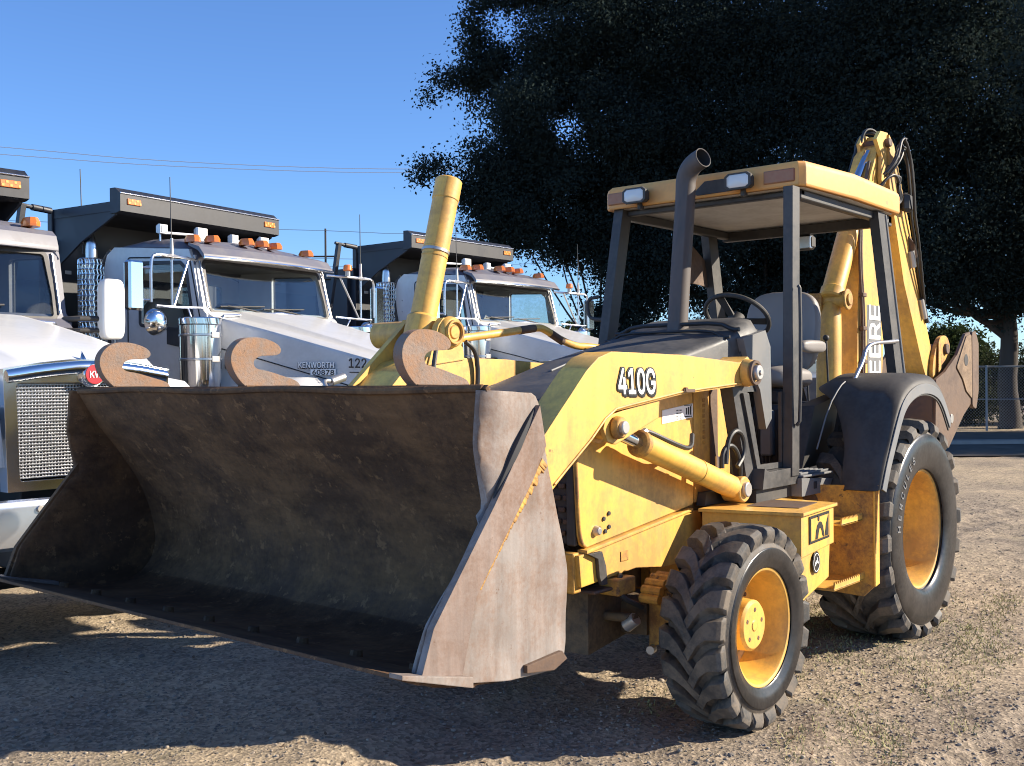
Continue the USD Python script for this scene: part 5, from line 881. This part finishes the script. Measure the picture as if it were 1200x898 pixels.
def leaves(n_tw, blobs, seed, per=12, spread=.34, ln=.105, wd=.060, hole=.42, hs=.55, droop=.25):
    r = np.random.default_rng(seed); B = A(blobs, float); vol = B[:, 3] * B[:, 4] * B[:, 5]; k = r.choice(len(B), n_tw * 3, p=vol ** .8 / (vol ** .8).sum())
    u = r.normal(size=(len(k), 3)); u /= np.linalg.norm(u, axis=1)[:, None]; rad = r.random(len(k)) ** .42; p = B[k, :3] + u * rad[:, None] * B[k, 3:6]
    f = meshkit.fbm(p * hs, 3, seed); p = p[f > hole][:n_tw]
    sz_ = np.repeat(r.uniform(.5, 1.35, (len(p), 1)), per, 0); q = np.repeat(p, per, 0) + r.normal(size=(len(p) * per, 3)) * [spread, spread, spread * .8] * sz_; n = len(q)
    a = r.normal(size=(n, 3)); a[:, 2] -= droop; a /= np.linalg.norm(a, axis=1)[:, None]; b = np.cross(a, r.normal(size=(n, 3))); b /= np.linalg.norm(b, axis=1)[:, None]
    s = r.uniform(.6, 1.35, (n, 1)); L_ = a * ln * s; W_ = b * wd * s / 2
    V = np.stack([q, q + L_ * .45 + W_, q + L_, q + L_ * .45 - W_], 1).reshape(-1, 3); o_ = np.arange(n) * 4
    return M(V, np.concatenate([np.stack([o_, o_ + 1, o_ + 2], 1), np.stack([o_, o_ + 2, o_ + 3], 1)]))
def tree(name, label, base, trunk_r, trunk_top, blobs, n_tw, seed, mt=LEAF, group=None, lean=(0, 0), **kw):
    t = thing(name, label, 'tree', base, 0, group); r = np.random.default_rng(seed); top = A([lean[0], lean[1], trunk_top]); pts = [(0, 0, -.2)] + [tuple(top * f + A([r.normal(), r.normal(), 0]) * trunk_r * .25) for f in (.12, .35, .6, .85, 1.)]
    obj('trunk', tube(pts, [trunk_r * 1.45, trunk_r * 1.1, trunk_r, trunk_r * .92, trunk_r * .8, trunk_r * .7], 14, 1), BARK, t, smooth=True)
    for i, b in enumerate(blobs):
        e = A(b[:3]); m_ = top * .9 + (e - top) * .5 + r.normal(size=3) * .3; m_[2] -= .3
        if i < 14 and b[3] > 1.25: obj('branch', tube([top * r.uniform(.7, 1.), m_, e], [trunk_r * .5, trunk_r * .3, trunk_r * .08], 7, 2), BARK, t, smooth=True)
    obj('crown', leaves(n_tw, blobs, seed, **kw), mt, t, smooth=False)
    return t
def rel(px, d, py): # offset (lateral, depth, height) helper: world point in the background seen at a spot of the picture's frame at distance d
    return at(px, d, 1.53 + (441 - py) / FPX * d)
def blobset(base, spec):   # spec: (px, distance, py, lateral radius, depth radius, height radius)
    out = []
    for px, d, py, a, b, c in spec:
        p = rel(px, d, py) - A(base); out.append((*p, a, a, c))
    return out
b1_ = at(1183, 31.); tree('oak_tree', 'tall dark tree with a thick trunk behind the wire fence on the right', b1_, .27, 3.6, blobset(b1_, [(1180, 31, 230, 3.4, 3, 2.5), (1080, 31, 120, 3.6, 3, 2.8), (1230, 32, 90, 3.6, 3, 3.0), (1000, 31, 230, 2.8, 3, 2.2), (1120, 30, -20, 3.4, 3, 2.5), (1090, 30, 285, 2.5, 2, 1.5), (1260, 30, 300, 2.3, 2, 1.5), (1010, 32, 60, 3.2, 3, 2.6), (1150, 31, 320, 2.1, 2, 1.0), (1250, 31, 200, 3, 3, 2.2), (1020, 31, 310, 1.8, 2, 1.0), (1110, 30, 335, 1.6, 1.5, .8), (1210, 30, 350, 1.2, 1.2, .7), (1075, 30, 320, 1.8, 1.5, 1.0)]), 9000, 31, per=36, spread=.30, hole=.36, hs=.62)
b2_ = at(905, 35.); tree('oak_tree', 'broad dark tree directly behind the loader canopy', b2_, .30, 4.0, blobset(b2_, [(890, 35, 150, 4.0, 3, 3.2), (790, 35, 200, 3.6, 3, 2.8), (960, 35, 40, 3.6, 3, 2.8), (850, 35, 20, 3.8, 3, 3.0), (760, 35, 60, 3.4, 3, 2.8), (900, 34, 290, 3.2, 3, 2.2), (980, 35, 300, 3.0, 3, 1.9), (820, 34, 310, 2.6, 2, 1.6), (930, 34, 370, 3.0, 2, 1.4), (740, 35, 290, 1.9, 2, 1.5), (840, 34, 385, 2.0, 2, 1.0)]), 9600, 32, per=36, spread=.28, hole=.39, hs=.62)
b3_ = at(692, 34.); tree('oak_tree', 'ragged dark tree standing behind the farthest truck cab, sky showing through its left edge', b3_, .085, 3.2, blobset(b3_, [(640, 34, 130, 3.0, 3, 2.9), (582, 34, 212, 1.35, 2, 1.0), (650, 34, 240, 2.4, 2, 1.8), (585, 34, 100, 1.3, 2, 1.1), (700, 34, 40, 3.0, 3, 2.6), (562, 34, 30, .55, .7, 1.1), (530, 34, 88, .7, .7, .40), (512, 34, 192, .75, .7, .30), (545, 34, 160, .5, .6, .5), (548, 34, 235, .55, .6, .45), (575, 34, -5, .5, .6, .5), (600, 34, 5, .5, .6, .4), (505, 34, 108, .3, .4, .2), (498, 34, 205, .3, .4, .2), (552, 34, 262, .35, .4, .4), (585, 34, 60, .8, .8, .8), (720, 34, 180, 2.8, 3, 2.4), (635, 34, 30, 1.4, 2, 1.4), (705, 34, 330, .9, 1.0, 1.2), (600, 34, 265, 1.1, 1, .8), (740, 34, 300, 1.6, 1.5, 1.4), (720, 34, 380, .9, 1, .55), (680, 34, 290, .9, .9, .8), (705, 34, 360, .6, .8, .6), (745, 34, 350, 1.0, 1, .9), (700, 34, 270, 1.5, 1.5, 1.2)]), 7000, 33, per=36, spread=.25, hole=.475, hs=.62, lean=(-.2, .25))
b4_ = at(1420, 25.); tree('oak_tree', 'dark tree whose drooping boughs enter at the upper right corner', b4_, .25, 4.0, blobset(b4_, [(1400, 25, 100, 3.2, 3, 2.6), (1300, 25, 60, 2.6, 3, 2.2), (1480, 26, 0, 3.2, 3, 2.6), (1350, 25, 220, 2.2, 2, 1.4), (1520, 24, 200, 2.6, 3, 2.), (1290, 25, -60, 2.4, 2, 2.), (1600, 24, 100, 3.2, 3, 2.8), (1720, 24, 60, 3.2, 3, 2.8), (1820, 25, 150, 3.0, 3, 2.6)]), 3000, 34, per=34, spread=.30, hole=.38, hs=.6)
b7_ = at(1960, 27.); tree('oak_tree', 'dark tree out beyond the right edge of the view, past the fence', b7_, .28, 4.0, blobset(b7_, [(1960, 27, 250, 3.4, 3, 2.2), (1850, 27, 120, 3.2, 3, 2.4), (2060, 27, 120, 3.4, 3, 2.6), (1960, 28, 20, 3.2, 3, 2.2), (2150, 27, 240, 3.0, 3, 2.2), (1800, 27, 300, 2.4, 2, 1.4)]), 2200, 35, per=26, spread=.4, ln=.16, wd=.09, hole=.33, hs=.6)
b8_ = at(2250, 23.5); tree('oak_tree', 'nearer dark tree out beyond the right edge of the view', b8_, .28, 4.0, blobset(b8_, [(2250, 23.5, 200, 3.2, 3, 2.2), (2120, 23.5, 80, 3.0, 3, 2.2), (2380, 23.5, 80, 3.2, 3, 2.4), (2250, 24, 0, 3.0, 3, 2.2), (2080, 23.5, 280, 2.4, 2, 1.5), (2420, 23.5, 260, 2.6, 2, 1.6)]), 2200, 36, per=26, spread=.4, ln=.16, wd=.09, hole=.33, hs=.6)
b5_ = at(47, 75.); 
def cone_tree(name, label, px, d, pyt, w, seed, n=900):
    b = at(px, d); h = 1.53 + (441 - pyt) / FPX * d; t = thing(name, label, 'tree', b); obj('trunk', cyl((0, 0, -.1), (0, 0, h * .95), w * .08, .02, 8), BARK, t)
    bl = [(0, 0, h * f, w * (1.02 - f), w * (1.02 - f), h * .09) for f in np.linspace(.12, .97, 10)]; obj('crown', leaves(n, bl, seed, per=10, spread=.22, ln=.34, wd=.14, hole=.2), LEAF3, t, smooth=False)
cone_tree('pine_tree', 'small far pine showing between the two left trucks', 47, 75., 276, 1.9, 41)
for k, (px, d, pyt, w) in enumerate(((632, 120., 392, 2.6), (668, 95., 374, 2.0), (684, 100., 380, 2.4), (652, 110., 383, 2.2))):
    lb = ['distant green tree low on the horizon, leftmost of the four behind the farthest truck hood', 'tallest of the four distant trees behind the farthest truck hood', 'rightmost distant tree behind the farthest truck hood', 'second distant tree from the left behind the farthest truck hood'][k]
    b = at(px, d); h = 1.53 + (441 - pyt) / FPX * d; t = thing('distant_tree', lb, 'tree', b, 0, 'distant trees behind the farthest truck'); obj('trunk', cyl((0, 0, -.1), (0, 0, h * .6), .16, .08, 8), BARK, t); obj('crown', leaves(900, [(0, 0, h * .62, w, w, h * .36), (w * .5, .3, h * .5, w * .7, w * .7, h * .3)], 60 + k, per=10, spread=.3, ln=.34, wd=.18, hole=.2), LEAF2, t, smooth=False)
b6_ = at(1112, 48.); t = thing('small_tree', 'small rounded green tree between the digging arm and the fence', 'tree', b6_); obj('trunk', cyl((0, 0, -.1), (0, 0, 1.9), .12, .08, 8), BARK, t); obj('crown', leaves(1900, [(0, 0, 2.7, 1.5, 1.5, 1.1), (.5, .8, 2.2, 1.2, 1.2, .8), (-.6, -.9, 2.3, 1.1, 1.1, .8)], 71, per=11, spread=.22, ln=.17, wd=.10, hole=.25), LEAF2, t, smooth=False)
SHR = leaf_material('shrub_leaves', (.055, .066, .032), .2)
for k, (px, d, w, h) in enumerate(((1128, 33., 1.0, 1.6), (1152, 36., 1.5, 2.5), (1210, 34., 1.5, 2.6), (1090, 34., 1.2, 1.6), (1250, 34., 1.5, 2.4))):
    lb = ['low pale green shrub beside the digging bucket, just past the fence', 'taller shrub past the fence, left of the thick trunk', 'shrub past the fence, right of the thick trunk', 'shrub past the fence mostly hidden by the digging bucket', 'shrub past the fence at the far right'][k]
    t = thing('shrub', lb, 'shrub', at(px, d), 0, 'shrubs behind the wire fence'); obj('stem', cyl((0, 0, -.1), (0, 0, h * .5), .05, .02, 6), BARK, t); obj('foliage', leaves(900, [(0, 0, h * .5, w, w, h * .5)], 80 + k, per=9, spread=.14, ln=.11, wd=.05, hole=.25), SHR, t, smooth=False)
# chain-link fence with pipe posts and rails
GALV = material('galvanised_pipe', (.20, .21, .22), .5, metallic=.4, var=.1)
fn = thing('chain_link_fence', 'grey chain link fence with pipe rails at the far right', 'fence', (0, 0, 0)); fd = 30.0
fpx = [1010, 1058, 1107, 1156, 1205, 1254, 1303]
for px in fpx: p = at(px, fd); obj('post', cyl(p - ZERO * .1, p + ZERO * 1.82, .032, n=10, ch=.01), GALV, fn)
for a, b in zip(fpx[:-1], fpx[1:]):
    for z_ in (1.78, .86): obj('rail', cyl(at(a, fd, z_), at(b, fd, z_), .026 if z_ > 1 else .018, n=8), GALV, fn)
q0, q1 = at(1010, fd), at(1303, fd); Lf = np.linalg.norm(q1 - q0); du_ = (q1 - q0) / Lf; wires = []; sp = .085; Hf = 1.72
def wire_run(slope):
    for k in range(int((Lf + Hf) / sp)):
        s0 = k * sp - (Hf if slope > 0 else 0); a, b = max(s0, 0), min(s0 + Hf, Lf)
        if b - a < .05: continue
        z0_, z1_ = (a - s0, b - s0) if slope > 0 else (Hf - (a - s0), Hf - (b - s0)); wires.append(cyl(q0 + du_ * a + ZERO * (z0_ + .03) + hf * .0, q0 + du_ * b + ZERO * (z1_ + .03), .0035, n=3))
wire_run(1); wire_run(-1); obj('wire_mesh', wires, GALV, fn, smooth=False).SetCustomDataByKey('kind', 'stuff')
IRON = material('dark_iron', (.05, .05, .055), .6)
fi = thing('picket_fence', 'taller dark picket fence behind the chain link at the far right', 'fence'); fd2 = 37.
for a, b in ((1090, 1150), (1150, 1210), (1210, 1270)):
    for z_ in (.35, 1.75): obj('rail', cyl(at(a, fd2, z_), at(b, fd2, z_), .025, n=6), IRON, fi)
for px in np.arange(1090, 1271, 4.6): obj('picket', cyl(at(px, fd2, .02), at(px, fd2, 2.02), .014, n=5), IRON, fi)
# hills, pole and wires
HILL = material('blue_hill', (.10, .13, .13), 1., var=.15, vscale=.01)
hp_ = []
for i, px in enumerate(np.linspace(-1500, 2700, 120)):
    h_ = 22 + 26 * meshkit.fbm(A([[px * .006, 0, 0]]), 4, 9)[0]; hp_.append([at(px, 2300., -6), at(px, 2450., h_), at(px, 2700., h_ * 1.1), at(px, 2900., -6)])
tag(obj('hills', sheet(A(hp_), .5), HILL, smooth=True), kind='structure')
WIRE = material('cable', (.30, .30, .31), .4, metallic=.3); WIRE2 = material('dark_cable', (.06, .06, .065), .6)
def wire(label, pts, r, mt, group):
    m = tube(chaikin([rel(*p) for p in pts], 3), r, 5); tag(obj('power_line', m, mt), label, 'power line', group)
G = 'overhead wires against the sky'
wire('upper of the two bright overhead wires at the upper left', [(-400, 40, 128), (0, 44, 162), (200, 46, 183), (500, 50, 196), (760, 54, 186)], .013, WIRE, G)
wire('lower of the two bright overhead wires at the upper left', [(-400, 40.5, 140), (0, 44.5, 171), (200, 46.5, 188.5), (500, 50.5, 200), (760, 54.5, 190)], .013, WIRE, G)
wire('dark thin wire passing the far pole, highest of the lower three', [(-200, 80, 240), (300, 84, 262), (383, 86, 264), (500, 88, 271), (760, 94, 262)], .020, WIRE2, G)
wire('dark thin wire passing the far pole, middle of the lower three', [(-200, 80, 292), (300, 84, 297), (383, 86, 297), (500, 88, 300), (760, 94, 292)], .018, WIRE2, G)
wire('dark thin wire passing the far pole, lowest of the lower three', [(-200, 80, 302), (300, 84, 306), (383, 86, 306), (500, 88, 309), (760, 94, 301)], .016, WIRE2, G)
up_ = thing('utility_pole', 'thin far utility pole between the two grey trucks', 'utility pole', at(383, 86.)); hp2 = 1.53 + (441 - 262) / FPX * 86
obj('pole', cyl((0, 0, -.2), (0, 0, hp2), .12, .08, 10), BARK, up_); obj('crossarm', hull([tuple(hr * s * 1.1 + A([0, 0, hp2 - 2.3 + z_]) + hf * q * .05) for s in (-1, 1) for z_ in (0, .12) for q in (-1, 1)]), BARK, up_)
# parked car behind the loader, seen through the cab
CARP = material('pale_blue_car', (.42, .48, .55), .3, metallic=.3, coat=.6, var=.03)
def car(label, base, rot, mt):
    c = thing('parked_car', label, 'car', base, rot)
    bd = Polygon(chaikin([(-2.25, .38), (-2.30, .75), (-2.15, 1.0), (-1.55, 1.08), (-1.0, 1.52), (-.3, 1.62), (.9, 1.60), (1.75, 1.50), (2.2, 1.05), (2.3, .8), (2.25, .38), (1.9, .30), (-1.9, .30)], 1)); wins = [Polygon([(-1.28, 1.08), (-.92, 1.45), (-.15, 1.53), (-.15, 1.08)]), Polygon([(-.05, 1.08), (-.05, 1.53), (.85, 1.52), (.85, 1.08)]), Polygon([(.95, 1.08), (.95, 1.51), (1.6, 1.42), (1.85, 1.08)])]
    arch = unary_union([Point(-1.42, .34).buffer(.37), Point(1.40, .34).buffer(.37)])
    obj('body', [prism(bd.difference(arch), 'y', -.88, .88)], mt, c, smooth=25)
    for s in (1, -1):
        for w_ in wins: obj('window', prism(w_.buffer(-.03).buffer(.02), 'y', s * .875, s * .888), BLK, c)
        for x_ in (-1.42, 1.40):
            obj('wheel', cat(cyl((x_, s * .66, .33), (x_, s * .89, .33), .33, n=24, ch=.03)), RUB, c); obj('rim', cyl((x_, s * .885, .33), (x_, s * .90, .33), .20, n=20), ALU, c)
    obj('windshield', hull([(-1.52, s * .72, 1.11) for s in (1, -1)] + [(-1.03, s * .66, 1.52) for s in (1, -1)] + [(-1.50, s * .72, 1.10) for s in (1, -1)]), BLK, c); obj('rear_glass', hull([(2.16, s * .72, 1.12) for s in (1, -1)] + [(1.80, s * .66, 1.49) for s in (1, -1)] + [(2.14, s * .72, 1.11) for s in (1, -1)]), BLK, c)
    for s in (1, -1): obj('tail_light', box(2.20, 2.29, s * .55, s * .82, .82, .98, .01), REDP, c); obj('headlight', box(-2.29, -2.2, s * .55, s * .82, .72, .86, .01), LENSW, c)
    return c
car('pale blue car behind the loader, glimpsed between seat and levers', at(950, 17.), YAW - .28, CARP)
car('white car seen low behind the right canopy post and exhaust', at(738, 26.), YAW + PI / 2 - .3, WHT)

# fallen leaves and crumbs of dirt on the gravel
r5 = np.random.default_rng(55); V, F = [], []
for k in range(900):
    p = at(r5.uniform(-60, 1270), 3.6 + 9 * r5.random() ** 1.3); p[2] = ground_z(p[0], p[1]) + .004; a = r5.uniform(0, 2 * PI); l_ = r5.uniform(.008, .022); u_ = A([math.cos(a), math.sin(a), r5.uniform(-.2, .3)]) * l_; w_ = A([-math.sin(a), math.cos(a), r5.uniform(-.3, .3)]) * l_ * .4; o = len(V)
    V += [p - u_, p + w_ + ZERO * .002, p + u_ + ZERO * .003, p - w_]; F += [(o, o + 1, o + 2), (o, o + 2, o + 3)]
tag(obj('leaf_litter', M(V, F), material('dead_leaf', (.13, .085, .05), .9, var=.4, vscale=8), smooth=False), 'small dry leaves scattered on the gravel yard', 'leaves', kind='stuff')
